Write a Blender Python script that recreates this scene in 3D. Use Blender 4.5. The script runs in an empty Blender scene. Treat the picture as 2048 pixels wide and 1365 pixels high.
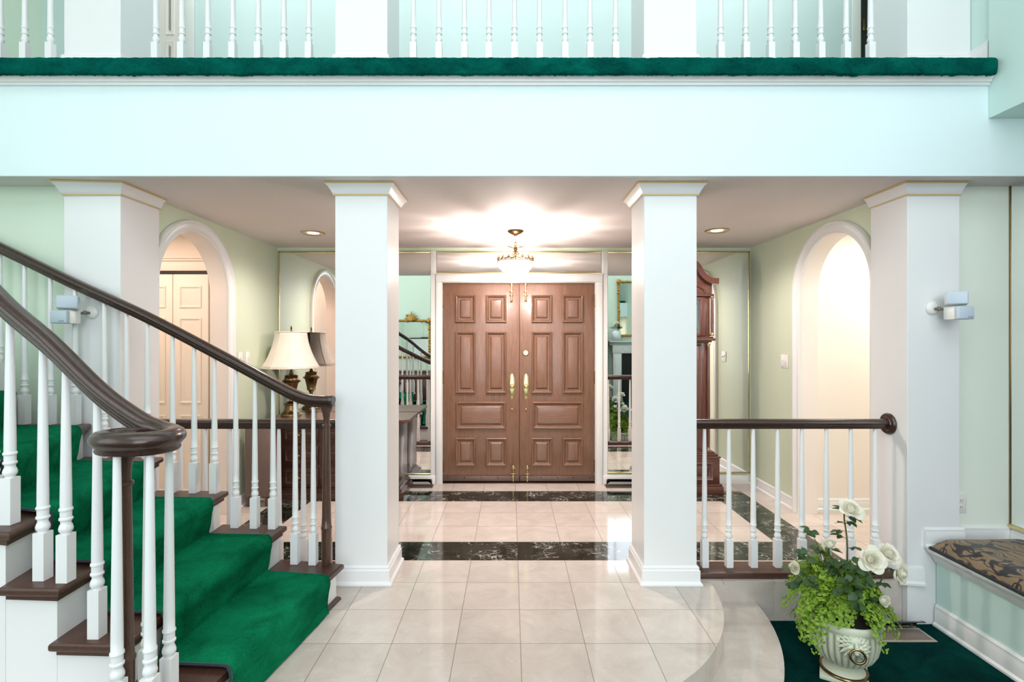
K_WIN, K_OVERHEAD, K_SIDE, K_CH, K_DL, K_HL, K_HR, K_BAL, EXPO = 44, 120, 45, 98, 68, 12, 18, 40, 0.36
import bpy, bmesh, math, random
from mathutils import Vector, Matrix, noise as mnoise
random.seed(7)
PI = math.pi
SC = bpy.context.scene
COL = SC.collection

def S(h):
    h = h.lstrip('#')
    out = []
    for i in (0, 2, 4):
        c = int(h[i:i+2], 16) / 255.0
        out.append(c / 12.92 if c <= 0.04045 else ((c + 0.055) / 1.055) ** 2.4)
    return (*out, 1.0)

# ------------------------------------------------------------------ materials
class NT:
    def __init__(self, name):
        self.m = bpy.data.materials.new(name); self.m.use_nodes = True
        self.t = self.m.node_tree; self.n = self.t.nodes; self.l = self.t.links
        self.b = self.n['Principled BSDF']; self.out = self.n['Material Output']
        self.tc = None
    def coord(self, kind='Object'):
        if not self.tc: self.tc = self.n.new('ShaderNodeTexCoord')
        return self.tc.outputs[kind]
    def link(self, a, b): self.l.new(a, b)
    def setin(self, sock, v):
        if hasattr(v, 'is_linked') or hasattr(v, 'links'): self.l.new(v, sock)
        else: sock.default_value = v
    def math(self, op, a, b=0.0, c=None, clamp=False):
        n = self.n.new('ShaderNodeMath'); n.operation = op; n.use_clamp = clamp
        self.setin(n.inputs[0], a); self.setin(n.inputs[1], b)
        if c is not None: self.setin(n.inputs[2], c)
        return n.outputs[0]
    def vmath(self, op, a, b):
        n = self.n.new('ShaderNodeVectorMath'); n.operation = op
        self.setin(n.inputs[0], a); self.setin(n.inputs[1], b)
        return n.outputs[0]
    def mapping(self, v, scale=(1,1,1), loc=(0,0,0), rot=(0,0,0)):
        n = self.n.new('ShaderNodeMapping'); self.setin(n.inputs['Vector'], v)
        n.inputs['Scale'].default_value = scale; n.inputs['Location'].default_value = loc
        n.inputs['Rotation'].default_value = rot
        return n.outputs[0]
    def noise(self, v, scale, detail=4.0, rough=0.55, dist=0.0, col=False):
        n = self.n.new('ShaderNodeTexNoise'); self.setin(n.inputs['Vector'], v)
        n.inputs['Scale'].default_value = scale; n.inputs['Detail'].default_value = detail
        n.inputs['Roughness'].default_value = rough; n.inputs['Distortion'].default_value = dist
        return n.outputs['Color' if col else 'Fac']
    def voro(self, v, scale, feature='F1', out='Distance'):
        n = self.n.new('ShaderNodeTexVoronoi'); n.feature = feature
        self.setin(n.inputs['Vector'], v); n.inputs['Scale'].default_value = scale
        return n.outputs[out]
    def ramp(self, fac, stops, interp='LINEAR'):
        n = self.n.new('ShaderNodeValToRGB'); self.setin(n.inputs[0], fac)
        cr = n.color_ramp; cr.interpolation = interp
        while len(cr.elements) < len(stops): cr.elements.new(0.5)
        for e, (p, c) in zip(cr.elements, stops):
            e.position = p; e.color = c if len(c) == 4 else (*c, 1)
        return n.outputs[0]
    def mix(self, fac, a, b, blend='MIX'):
        n = self.n.new('ShaderNodeMix'); n.data_type = 'RGBA'; n.blend_type = blend
        self.setin(n.inputs[0], fac); self.setin(n.inputs[6], a); self.setin(n.inputs[7], b)
        return n.outputs[2]
    def bump(self, h, strength=0.2, dist=0.01):
        n = self.n.new('ShaderNodeBump'); n.inputs['Strength'].default_value = strength
        n.inputs['Distance'].default_value = dist; self.setin(n.inputs['Height'], h)
        self.l.new(n.outputs[0], self.b.inputs['Normal'])
    def base(self, v): self.setin(self.b.inputs['Base Color'], v)
    def set(self, **k):
        for kk, v in k.items(): self.setin(self.b.inputs[kk.replace('_', ' ')], v)
        return self

def paint(name, hexc, rough=0.5, var=0.03, bump=0.04):
    t = NT(name); c = S(hexc)
    f = t.noise(t.coord(), 2.3, 3)
    d = tuple(x * (1 - var) for x in c[:3]) + (1,)
    t.base(t.mix(f, c, d)); t.set(Roughness=rough)
    t.bump(t.noise(t.coord(), 260, 2), bump, 0.002)
    return t.m

def wood(name, hexa, hexb, scale=(14, 14, 1.2), rough=0.3, bump=0.15, dens=6.0, coat=0.0):
    t = NT(name)
    v = t.mapping(t.coord(), scale)
    f = t.noise(v, dens, 6, 0.65, 0.6)
    g = t.noise(t.mapping(t.coord(), tuple(s * 5 for s in scale)), dens * 2.2, 3, 0.6)
    h = t.math('MULTIPLY_ADD', g, 0.45, t.math('MULTIPLY', f, 0.6))
    t.base(t.ramp(h, [(0.28, S(hexb)), (0.72, S(hexa))]))
    t.set(Roughness=rough); t.b.inputs['Coat Weight'].default_value = coat
    t.b.inputs['Coat Roughness'].default_value = 0.12
    t.bump(h, bump, 0.003)
    return t.m

def metal(name, hexc, rough=0.22, metallic=1.0, bump=0.0):
    t = NT(name); f = t.noise(t.coord(), 30, 3)
    c = S(hexc); t.base(t.mix(f, c, tuple(x * 0.8 for x in c[:3]) + (1,)))
    t.set(Roughness=rough, Metallic=metallic)
    if bump: t.bump(t.noise(t.coord(), 90, 3), bump, 0.004)
    return t.m

def carpet(name, hexa, hexb, sc=7.0, bump=0.8):
    t = NT(name)
    f = t.noise(t.mapping(t.coord(), (1, 1, 1.6)), sc, 3, 0.6, 0.5); g = t.noise(t.coord(), 190, 3, 0.75)
    f = t.ramp(f, [(0.30, (0, 0, 0, 1)), (0.72, (1, 1, 1, 1))])
    h = t.math('MULTIPLY_ADD', g, 0.75, t.math('MULTIPLY', f, 0.34))
    t.base(t.ramp(h, [(0.30, S(hexb)), (0.78, S(hexa))]))
    t.set(Roughness=1.0)
    t.b.inputs['Sheen Weight'].default_value = 0.5
    t.b.inputs['Sheen Roughness'].default_value = 0.35
    t.b.inputs['Sheen Tint'].default_value = S(hexa)
    t.b.inputs['Specular IOR Level'].default_value = 0.02
    t.bump(t.math('MULTIPLY_ADD', t.noise(t.coord(), 45, 3), 0.9, g), bump, 0.012)
    return t.m

def fabric(name, hexc, rough=0.9, sc=500, sheen=0.2):
    t = NT(name); f = t.noise(t.coord(), 12, 4); c = S(hexc)
    t.base(t.mix(f, c, tuple(x * 0.82 for x in c[:3]) + (1,)))
    t.set(Roughness=rough); t.b.inputs['Sheen Weight'].default_value = sheen
    t.bump(t.noise(t.coord(), sc, 2), 0.3, 0.002)
    return t.m

def clear(name, tint=(0.96, 0.98, 0.98, 1), gloss=0.12):
    t = NT(name)
    tr = t.n.new('ShaderNodeBsdfTransparent'); tr.inputs[0].default_value = tint
    gl = t.n.new('ShaderNodeBsdfGlossy'); gl.inputs['Roughness'].default_value = 0.04
    lw = t.n.new('ShaderNodeLayerWeight'); lw.inputs[0].default_value = 0.35
    fac = t.math('ADD', lw.outputs['Fresnel'], gloss * 0.5, clamp=True)
    mx = t.n.new('ShaderNodeMixShader')
    t.link(fac, mx.inputs[0]); t.link(tr.outputs[0], mx.inputs[1]); t.link(gl.outputs[0], mx.inputs[2])
    t.link(mx.outputs[0], t.out.inputs['Surface'])
    return t.m

def emit(name, col, strength):
    t = NT(name); t.base((0.9, 0.88, 0.84, 1))
    t.b.inputs['Emission Color'].default_value = col
    t.b.inputs['Emission Strength'].default_value = strength
    return t.m

def marble_floor():
    t = NT('polished_marble_tile')
    sx = t.n.new('ShaderNodeSeparateXYZ'); t.link(t.coord(), sx.inputs[0])
    x, y, z = sx.outputs
    ux = t.math('DIVIDE', t.math('SUBTRACT', x, 0.045), 0.305)
    uy = t.math('DIVIDE', t.math('SUBTRACT', y, 3.34), 0.305)
    ix, iy = t.math('FLOOR', ux), t.math('FLOOR', uy)
    dx = t.math('ABSOLUTE', t.math('SUBTRACT', t.math('SUBTRACT', ux, ix), 0.5))
    dy = t.math('ABSOLUTE', t.math('SUBTRACT', t.math('SUBTRACT', uy, iy), 0.5))
    ln = t.math('GREATER_THAN', t.math('MAXIMUM', dx, dy), 0.4945)
    cid = t.n.new('ShaderNodeCombineXYZ'); t.link(ix, cid.inputs[0]); t.link(iy, cid.inputs[1])
    wn = t.n.new('ShaderNodeTexWhiteNoise'); wn.noise_dimensions = '3D'; t.link(cid.outputs[0], wn.inputs['Vector'])
    def inside(v, a, b):
        return t.math('MULTIPLY', t.math('GREATER_THAN', v, a), t.math('LESS_THAN', v, b))
    outer = t.math('MULTIPLY', inside(x, -2.09, 2.18), inside(y, 3.34, 4.865))
    inner = t.math('MULTIPLY', inside(x, -1.785, 1.875), inside(y, 3.645, 4.56))
    black = t.math('MULTIPLY', outer, t.math('SUBTRACT', 1.0, inner))
    top = t.math('GREATER_THAN', z, -0.02)
    black = t.math('MULTIPLY', black, top)
    off = t.vmath('MULTIPLY', wn.outputs['Color'], (9, 9, 9))
    p = t.vmath('ADD', t.coord(), off)
    # cream stone
    cl = t.noise(p, 5, 6, 0.65, 0.8)
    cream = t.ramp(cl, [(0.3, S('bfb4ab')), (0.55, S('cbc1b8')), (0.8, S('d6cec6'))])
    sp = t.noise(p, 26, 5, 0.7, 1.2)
    cream = t.mix(t.ramp(sp, [(0.60, (0, 0, 0, 1)), (0.72, (0.5, 0.5, 0.5, 1))]), cream, S('e8e0d8'))
    tone = t.math('MULTIPLY_ADD', wn.outputs['Value'], 0.10, 0.94)
    tc3 = t.n.new('ShaderNodeCombineColor')
    for i in range(3): t.link(tone, tc3.inputs[i])
    cream = t.mix(1.0, cream, tc3.outputs[0], 'MULTIPLY')
    cream = t.mix(t.math('MULTIPLY', ln, top), cream, S('8a8073'))
    # dark veined marble
    warp = t.noise(p, 4.5, 4, 0.6, 0.0, col=True)
    pw = t.vmath('ADD', p, t.vmath('MULTIPLY', warp, (0.35, 0.35, 0.35)))
    stretched = t.mapping(pw, (1, 1.7, 1), rot=(0, 0, 0.5))
    e1 = t.voro(stretched, 7, 'DISTANCE_TO_EDGE'); e2 = t.voro(stretched, 19, 'DISTANCE_TO_EDGE')
    m1 = t.noise(p, 6, 3); 
    v1 = t.math('MULTIPLY', t.math('LESS_THAN', e1, 0.022), t.ramp(m1, [(0.42, (0, 0, 0, 1)), (0.58, (1, 1, 1, 1))]))
    v2 = t.math('MULTIPLY', t.math('LESS_THAN', e2, 0.03), t.ramp(m1, [(0.50, (0, 0, 0, 1)), (0.66, (.7, .7, .7, 1))]))
    vv = t.math('MAXIMUM', v1, v2)
    dk = t.ramp(t.noise(p, 9, 5), [(0.35, S('12140f')), (0.7, S('2b3129'))])
    dk = t.mix(t.math('MULTIPLY', vv, 0.75), dk, S('b9b8ac'))
    dk = t.mix(t.math('MULTIPLY', ln, 0.6), dk, S('0a0a09'))
    t.base(t.mix(black, cream, dk))
    t.set(Roughness=0.07)
    t.b.inputs['Specular IOR Level'].default_value = 0.62
    t.bump(t.math('SUBTRACT', 1.0, ln), 0.08, 0.001)
    return t.m

def damask():
    t = NT('black_and_gold_damask')
    sx = t.n.new('ShaderNodeSeparateXYZ'); t.link(t.coord(), sx.inputs[0])
    mx = t.math('PINGPONG', t.math('ADD', sx.outputs[1], 0.05), 0.21)
    cv = t.n.new('ShaderNodeCombineXYZ'); t.link(mx, cv.inputs[0]); t.link(t.math('ADD', sx.outputs[0], t.math('MULTIPLY', sx.outputs[2], 0.6)), cv.inputs[1])
    w = t.noise(cv.outputs[0], 7.0, 2, 0.5, 0.0, col=True)
    p = t.vmath('ADD', cv.outputs[0], t.vmath('MULTIPLY', w, (0.26, 0.26, 0.0)))
    f = t.noise(p, 7.0, 1.5, 0.45, 1.6)
    leaf = t.ramp(f, [(0.468, (0, 0, 0, 1)), (0.480, (1, 1, 1, 1))])
    g = t.n.new('ShaderNodeTexWave'); g.wave_type = 'RINGS'; t.link(p, g.inputs['Vector'])
    g.inputs['Scale'].default_value = 9; g.inputs['Distortion'].default_value = 5; g.inputs['Detail'].default_value = 2
    vein = t.ramp(g.outputs['Fac'], [(0.05, (0, 0, 0, 1)), (0.12, (1, 1, 1, 1))])
    m = t.math('MULTIPLY', leaf, vein)
    thr = t.noise(t.coord(), 420, 2)
    gold = t.mix(thr, S('937a5a'), S('6f5a40'))
    t.base(t.mix(m, S('1d1a20'), gold))
    t.set(Roughness=0.6); t.b.inputs['Sheen Weight'].default_value = 0.15
    t.bump(t.math('MULTIPLY_ADD', m, 0.5, t.math('MULTIPLY', thr, 0.3)), 0.25, 0.003)
    return t.m

def stone_urn(name='antiqued_green_plaster', flutes=False):
    t = NT(name)
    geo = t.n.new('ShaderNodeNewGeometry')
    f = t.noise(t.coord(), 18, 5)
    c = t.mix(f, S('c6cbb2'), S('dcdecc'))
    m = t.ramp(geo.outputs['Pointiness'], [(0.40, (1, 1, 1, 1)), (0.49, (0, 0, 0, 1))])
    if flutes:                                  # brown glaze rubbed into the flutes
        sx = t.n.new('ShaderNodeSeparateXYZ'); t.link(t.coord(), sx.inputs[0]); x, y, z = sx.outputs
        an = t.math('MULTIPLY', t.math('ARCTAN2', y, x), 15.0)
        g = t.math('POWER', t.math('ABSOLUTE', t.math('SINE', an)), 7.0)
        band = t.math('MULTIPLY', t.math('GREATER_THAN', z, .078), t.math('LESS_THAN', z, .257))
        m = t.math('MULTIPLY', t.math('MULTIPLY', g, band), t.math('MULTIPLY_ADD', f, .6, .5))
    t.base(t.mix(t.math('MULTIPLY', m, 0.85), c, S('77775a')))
    t.set(Roughness=0.42); t.bump(t.noise(t.coord(), 60, 4), 0.15, 0.004)
    return t.m

def leafy(name, a, b, rough=0.5, trans=0.25):
    t = NT(name)
    t.base(t.mix(t.noise(t.coord(), 22, 3), S(a), S(b)))
    t.set(Roughness=rough)
    t.b.inputs['Subsurface Weight'].default_value = 0.0
    tl = t.n.new('ShaderNodeBsdfTranslucent'); tl.inputs[0].default_value = S(a)
    mx = t.n.new('ShaderNodeMixShader'); mx.inputs[0].default_value = trans
    t.link(t.b.outputs[0], mx.inputs[1]); t.link(tl.outputs[0], mx.inputs[2])
    t.link(mx.outputs[0], t.out.inputs['Surface'])
    return t.m

M = {}
M['mint'] = paint('pale_mint_wall_paint', 'dbead8')
M['sage'] = paint('soft_sage_wall_paint', 'd3dfc6')
M['beam'] = paint('icy_white_wall_paint', 'e1f2f5')
M['aqua'] = paint('pale_aqua_wall_paint', 'd0e9e2')
M['hall'] = paint('warm_white_wall_paint', 'f0e6e0')
M['ceil'] = paint('white_ceiling_paint', 'ece5e2', 0.7)
M['white'] = paint('white_gloss_trim', 'e9e9e7', 0.28, 0.01, 0.02)
M['white2'] = paint('white_satin_wood', 'ebebeb', 0.32, 0.01, 0.02)
M['door'] = wood('oiled_oak_door', '8e6952', '513628', (26, 26, 1.3), 0.32, 0.25, 5.0, 0.25)
M['doorh'] = wood('oiled_oak_rail', '8e6952', '513628', (1.3, 26, 26), 0.32, 0.25, 5.0, 0.25)
M['rail'] = wood('dark_walnut_rail', '45312a', '2d1d18', (16, 16, 16), 0.26, 0.05, 3.0, 0.2)
M['tread'] = wood('dark_stained_oak_tread', '5a3c31', '331f18', (30, 2.2, 30), 0.38, 0.1, 5.0, 0.05)
M['newel'] = wood('dark_stained_newel', '5f4234', '33211a', (26, 26, 2), 0.28, 0.06, 4.0, 0.2)
M['mahog'] = wood('red_mahogany', '6e4236', '40241d', (16, 16, 2), 0.28, 0.06, 4.0, 0.4)
M['chest'] = wood('aged_walnut_chest', '5a3a2d', '2f1d16', (3, 14, 14), 0.33, 0.12, 4.0, 0.25)
M['gold'] = metal('polished_brass', 'e2cd94', 0.18)
M['gilt'] = metal('brushed_gilt', 'd8c48c', 0.35)
M['antique'] = metal('antique_brass', '8f7450', 0.25)
M['gilded'] = metal('carved_giltwood', 'b98f4c', 0.42, 0.9, 0.5)
M['goldpaint'] = paint('gold_painted_line', 'cdb27a', 0.4)
M['bronze'] = metal('dark_bronze', '3a2c22', 0.4)
M['floor'] = marble_floor()
M['runner'] = carpet('emerald_stair_carpet', '169a68', '02422e', 5.0, 1.0)
M['cfloor'] = carpet('deep_green_floor_carpet', '09443f', '011a1c', 5.0, 1.0)
M['cedge'] = carpet('teal_green_balcony_carpet', '077466', '013733', 7.0, 1.0)
M['binding'] = fabric('navy_carpet_binding', '23303f', 0.85)
M['damask'] = damask()
M['piping'] = fabric('black_piping', '1c181c')
M['shade'] = fabric('cream_silk_shade', 'f0e4d6', 0.85, 700)
M['taupe'] = fabric('taupe_suede', '7a675e')
M['maroon'] = fabric('maroon_velvet', '6b2138')
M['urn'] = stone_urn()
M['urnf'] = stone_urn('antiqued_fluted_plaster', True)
M['icy'] = paint('icy_aqua_wall_paint', 'd8ebea')
M['mintl'] = paint('lightest_mint_wall_paint', 'eef6e9')
M['petal'] = leafy('ivory_rose_petal', 'fbf9ee', 'f5f0dc', 0.7, 0.3)
M['leafd'] = leafy('dark_rose_leaf', '46652f', '1f3820', 0.5, 0.12)
M['fern'] = leafy('bright_maidenhair_fern', 'a8c640', '5c8a2a', 0.6, 0.25)
M['stem'] = leafy('green_brown_stem', '55602f', '44391f', 0.6, 0.0)
M['soil'] = fabric('dark_moss', '241d14')
M['plate'] = paint('white_plastic_plate', 'eceae6', 0.35, 0.0, 0.0)
M['spk'] = paint('silver_blue_speaker_shell', 'c3d0dd', 0.35, 0.02, 0.0)
M['grille'] = paint('pale_speaker_grille', 'cfcac2', 0.7, 0.04, 0.3)
M['grey'] = paint('slate_grey_logo', '6d7a86', 0.5)
M['black'] = paint('matte_black', '121010', 0.5)
M['bevelg'] = metal('brown_metal_grille', '6e5a50', 0.4, 0.6)
M['acrylic'] = clear('clear_acrylic')
M['glass'] = clear('clear_glass', (0.9, 0.92, 0.92, 1), 0.2)
_m = NT('cut_crystal')
_a = _m.n.new('ShaderNodeBsdfTransparent'); _b = _m.n.new('ShaderNodeBsdfTranslucent'); _c = _m.n.new('ShaderNodeBsdfGlossy'); _c.inputs['Roughness'].default_value = .05
_x, _y = _m.n.new('ShaderNodeMixShader'), _m.n.new('ShaderNodeMixShader'); _x.inputs[0].default_value = .45; _y.inputs[0].default_value = .15
_m.link(_a.outputs[0], _x.inputs[1]); _m.link(_b.outputs[0], _x.inputs[2]); _m.link(_x.outputs[0], _y.inputs[1]); _m.link(_c.outputs[0], _y.inputs[2]); _m.link(_y.outputs[0], _m.out.inputs['Surface'])
M['crystal'] = _m.m
M['vase'] = paint('white_porcelain', 'e6eef0', 0.15)
_m = NT('silvered_mirror'); _m.base((0.93, 0.945, 0.935, 1)); _m.set(Metallic=1.0, Roughness=0.0); M['mirror'] = _m.m
M['bulb'] = emit('lit_bulb', (1.0, 0.86, 0.68, 1), 60)
M['can'] = emit('lit_downlight_lens', (1.0, 0.84, 0.74, 1), 1.2)
M['dial'] = metal('brass_clock_dial', 'd9bd80', 0.4, 0.7)
M['silver'] = metal('silvered_chapter_ring', 'dcd8cf', 0.4, 0.5)
M['beige_metal'] = metal('beige_metal_grille', 'c4b3a6', 0.4, 0.3)
M['tan'] = metal('dull_tin', '8d8880', 0.4)

# ------------------------------------------------------------------ mesh builder
class MB:
    def __init__(self): self.bm = bmesh.new()
    def box(self, x0, x1, y0, y1, z0, z1, bev=0.0, seg=2, mat=None):
        bm2 = bmesh.new()
        vs = [bm2.verts.new((x, y, z)) for z in (z0, z1) for y in (y0, y1) for x in (x0, x1)]
        for f in ((0, 2, 3, 1), (4, 5, 7, 6), (0, 1, 5, 4), (2, 6, 7, 3), (0, 4, 6, 2), (1, 3, 7, 5)):
            bm2.faces.new([vs[i] for i in f])
        if bev > 0:
            bmesh.ops.bevel(bm2, geom=bm2.edges[:], offset=bev, segments=seg, affect='EDGES', profile=0.5)
        if mat is not None: bm2.transform(mat)
        self.add(bm2); return self
    def add(self, bm2):
        vm = {v: self.bm.verts.new(v.co) for v in bm2.verts}
        for f in bm2.faces:
            try: self.bm.faces.new([vm[v] for v in f.verts])
            except ValueError: pass
        bm2.free()
    def lathe(self, prof, seg=24, mat=None, flute=None, caps=True):
        """prof: (r, z) from bottom to top"""
        mat = mat or Matrix(); rings = []
        for r, z in prof:
            ring = []
            for i in range(seg):
                a = 2 * PI * i / seg
                rr = r * (flute(a, r, z) if flute else 1.0)
                ring.append(self.bm.verts.new(mat @ Vector((rr * math.cos(a), rr * math.sin(a), z))))
            rings.append(ring)
        for a, b in zip(rings, rings[1:]):
            for i in range(seg):
                j = (i + 1) % seg
                self.bm.faces.new((a[i], a[j], b[j], b[i]))
        if caps:
            if prof[0][0] > 1e-4: self.bm.faces.new(list(reversed(rings[0])))
            if prof[-1][0] > 1e-4: self.bm.faces.new(rings[-1])
        return self
    def prism(self, pts, z0, z1):
        a = [self.bm.verts.new((x, y, z0)) for x, y in pts]
        b = [self.bm.verts.new((x, y, z1)) for x, y in pts]
        n = len(pts)
        self.bm.faces.new(list(reversed(a))); self.bm.faces.new(b)
        for i in range(n):
            j = (i + 1) % n
            self.bm.faces.new((a[i], a[j], b[j], b[i]))
        return self
    def extrude(self, pts3, vec):
        v = Vector(vec)
        a = [self.bm.verts.new(Vector(p)) for p in pts3]; b = [self.bm.verts.new(Vector(p) + v) for p in pts3]
        n = len(pts3)
        self.bm.faces.new(a); self.bm.faces.new(list(reversed(b)))
        for i in range(n):
            j = (i + 1) % n
            self.bm.faces.new((a[j], a[i], b[i], b[j]))
        return self
    def sweep(self, path, prof, up=(0, 0, 1), closed=False, scale=None, vertical=True):
        """prof: closed list of (u lateral, v up); vertical keeps v along up."""
        up = Vector(up); P = [Vector(p) for p in path]; n = len(P); rings = []
        for i in range(n):
            if closed: t = P[(i + 1) % n] - P[i - 1]
            else: t = P[min(i + 1, n - 1)] - P[max(i - 1, 0)]
            t.normalize()
            side = t.cross(up)
            if side.length < 1e-5: side = Vector((1, 0, 0))
            side.normalize()
            vv = up if vertical else side.cross(t).normalized()
            k = 1.0
            if not closed and 0 < i < n - 1:           # mitre
                t1 = (P[i] - P[i - 1]).normalized(); s1 = t1.cross(up)
                if s1.length > 1e-5:
                    k = 1.0 / max(0.6, s1.normalized().dot(side))
            elif closed:
                t1 = (P[i] - P[i - 1]).normalized(); s1 = t1.cross(up)
                if s1.length > 1e-5: k = 1.0 / max(0.6, s1.normalized().dot(side))
            sc = scale[i] if scale else 1.0
            rings.append([self.bm.verts.new(P[i] + side * u * k * sc + vv * v * sc) for u, v in prof])
        m = len(prof)
        for i in range(n if closed else n - 1):
            a, b = rings[i], rings[(i + 1) % n]
            for j in range(m):
                q = (j + 1) % m
                self.bm.faces.new((a[j], a[q], b[q], b[j]))
        if not closed:
            self.bm.faces.new(list(reversed(rings[0]))); self.bm.faces.new(rings[-1])
        return self
    def tube(self, path, r, seg=8, closed=False):
        P = [Vector(p) for p in path]; n = len(P); rings = []; ref = None
        for i in range(n):
            t = (P[(i + 1) % n] - P[i - 1]) if closed else (P[min(i + 1, n - 1)] - P[max(i - 1, 0)])
            t.normalize()
            if ref is None: ref = Vector((0, 0, 1)) if abs(t.z) < 0.9 else Vector((1, 0, 0))
            s = t.cross(ref).normalized(); ref = s.cross(t).normalized()
            rr = r[i] if isinstance(r, (list, tuple)) else r
            rings.append([self.bm.verts.new(P[i] + s * rr * math.cos(2 * PI * k / seg) + ref * rr * math.sin(2 * PI * k / seg)) for k in range(seg)])
        for i in range(n if closed else n - 1):
            a, b = rings[i], rings[(i + 1) % n]
            for j in range(seg):
                q = (j + 1) % seg
                self.bm.faces.new((a[j], a[q], b[q], b[j]))
        if not closed:
            self.bm.faces.new(list(reversed(rings[0]))); self.bm.faces.new(rings[-1])
        return self
    def ball(self, c, r, sx=1, sy=1, sz=1, seg=12, ring=8, rot=None):
        m = Matrix.Translation(c) @ (rot or Matrix()) @ Matrix.Diagonal((sx, sy, sz, 1))
        bm2 = bmesh.new(); bmesh.ops.create_uvsphere(bm2, u_segments=seg, v_segments=ring, radius=r, matrix=m)
        self.add(bm2); return self
    def grid(self, f, nu, nv):
        V = [[self.bm.verts.new(f(i / nu, j / nv)) for j in range(nv + 1)] for i in range(nu + 1)]
        for i in range(nu):
            for j in range(nv):
                self.bm.faces.new((V[i][j], V[i + 1][j], V[i + 1][j + 1], V[i][j + 1]))
        return self
    def mesh(self, name, mat, smooth=True, angle=38):
        bmesh.ops.recalc_face_normals(self.bm, faces=self.bm.faces[:])
        me = bpy.data.meshes.new(name); self.bm.to_mesh(me); self.bm.free()
        if smooth:
            me.polygons.foreach_set('use_smooth', [True] * len(me.polygons))
            me.set_sharp_from_angle(angle=math.radians(angle))
        if mat: me.materials.append(mat)
        me.update(); return me

def tag(o, label=None, cat=None, group=None, kind=None):
    if label: o['label'] = label
    if cat: o['category'] = cat
    if group: o['group'] = group
    if kind: o['kind'] = kind
    return o

def thing(name, loc, label, cat, group=None, rotz=0.0, kind=None):
    o = bpy.data.objects.new(name, None); COL.objects.link(o)
    o.empty_display_size = 0.1
    o.location = loc; o.rotation_euler = (0, 0, rotz)
    return tag(o, label, cat, group, kind)

def place(name, me, parent=None, loc=(0, 0, 0), rot=(0, 0, 0)):
    o = bpy.data.objects.new(name, me); COL.objects.link(o)
    if parent: o.parent = parent
    o.location = loc; o.rotation_euler = rot
    return o

def part(name, mb, mat, parent, local=False, **k):
    """World-space mesh under a thing (Empty) or, as a sub-part, under a part."""
    me = mb.mesh(name, mat, **k) if isinstance(mb, MB) else mb
    loc = (0, 0, 0)
    if not local and parent.type == 'EMPTY': loc = tuple(-c for c in parent.location)
    return place(name, me, parent, loc)

def struct(name, mb, mat, label=None, cat=None, parent=None, **k):
    o = place(name, mb.mesh(name, mat, **k), parent)
    if parent is None: tag(o, label, cat, kind='structure')
    return o

def single(name, mb, mat, label, cat, group=None, loc=(0, 0, 0), **k):
    o = place(name, mb.mesh(name, mat, **k), None, loc)
    return tag(o, label, cat, group)

def kids(o): return [c for c in bpy.data.objects if c.parent == o]

def copy_tree(o, parent=None):
    ch = [c for c in TREE if c.parent == o] if TREE is not None else kids(o)
    c2 = o.copy(); COL.objects.link(c2)
    if parent: c2.parent = parent
    for c in ch: copy_tree(c, c2)
    return c2
TREE = None

def CAP(pts, n=6, tension=0.5):
    """Catmull-Rom through points"""
    P = [Vector(p) for p in pts]; out = []
    for i in range(len(P) - 1):
        p0 = P[i - 1] if i > 0 else P[i] * 2 - P[i + 1]
        p1, p2 = P[i], P[i + 1]
        p3 = P[i + 2] if i + 2 < len(P) else P[i + 1] * 2 - P[i]
        for k in range(n):
            t = k / n; t2 = t * t; t3 = t2 * t
            out.append(0.5 * ((2 * p1) + (-p0 + p2) * t + (2 * p0 - 5 * p1 + 4 * p2 - p3) * t2 + (-p0 + 3 * p1 - 3 * p2 + p3) * t3))
    out.append(P[-1]); return out
# ================================================================== SETTING
CEIL = 2.36; LOW = -0.235; TOP = 5.4; BALC = 3.000
def arc(cx, cy, r, a0, a1, n):
    return [(cx + r * math.cos(math.radians(a0 + (a1 - a0) * i / n)), cy + r * math.sin(math.radians(a0 + (a1 - a0) * i / n))) for i in range(n + 1)]

# marble platform with the curved front edge
pts = [(-4.25, 5.2), (-4.25, 1.35), (-1.05, 1.35), (-0.9, 1.5), (-0.7, 1.8), (-0.5, 1.925)] + arc(0.03, 3.08, 1.155, -90, -1.5, 40) + \
      [(2.329, 3.05), (2.329, 3.318), (2.64, 3.318), (2.64, 3.13), (4.25, 3.13), (4.25, 5.2)]
b = MB(); b.prism(pts, LOW, -0.012)
pts2 = [(x + 0, y) for x, y in pts]
struct('floor', b.prism([(x * 1.0, y) for x, y in pts], -0.012, 0.0), M['floor'], smooth=False)
# rounded nosing strip along the curve
pth = [(x, y, -0.0125) for x, y in [(-0.5, 1.925)] + arc(0.03, 3.08, 1.155, -90, -1.5, 48)]
# middle curved step
pts = [(-4.2, 3.0), (-4.2, 1.0), (-1.25, 1.0), (-0.95, 1.45), (-0.5, 1.66)] + arc(0.03, 3.08, 1.425, -90, -0.8, 40) + [(1.1, 3.06)]
struct('step', MB().prism(pts, LOW - 0.005, -0.121), M['floor'], 'curved beige marble step below the platform edge', 'step', smooth=False)
struct('carpet_floor', MB().box(-4.3, 4.7, -3.7, 3.2, LOW - 0.1, LOW), M['cfloor'], 'deep green carpet of the sunken living room', 'carpet')

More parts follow.
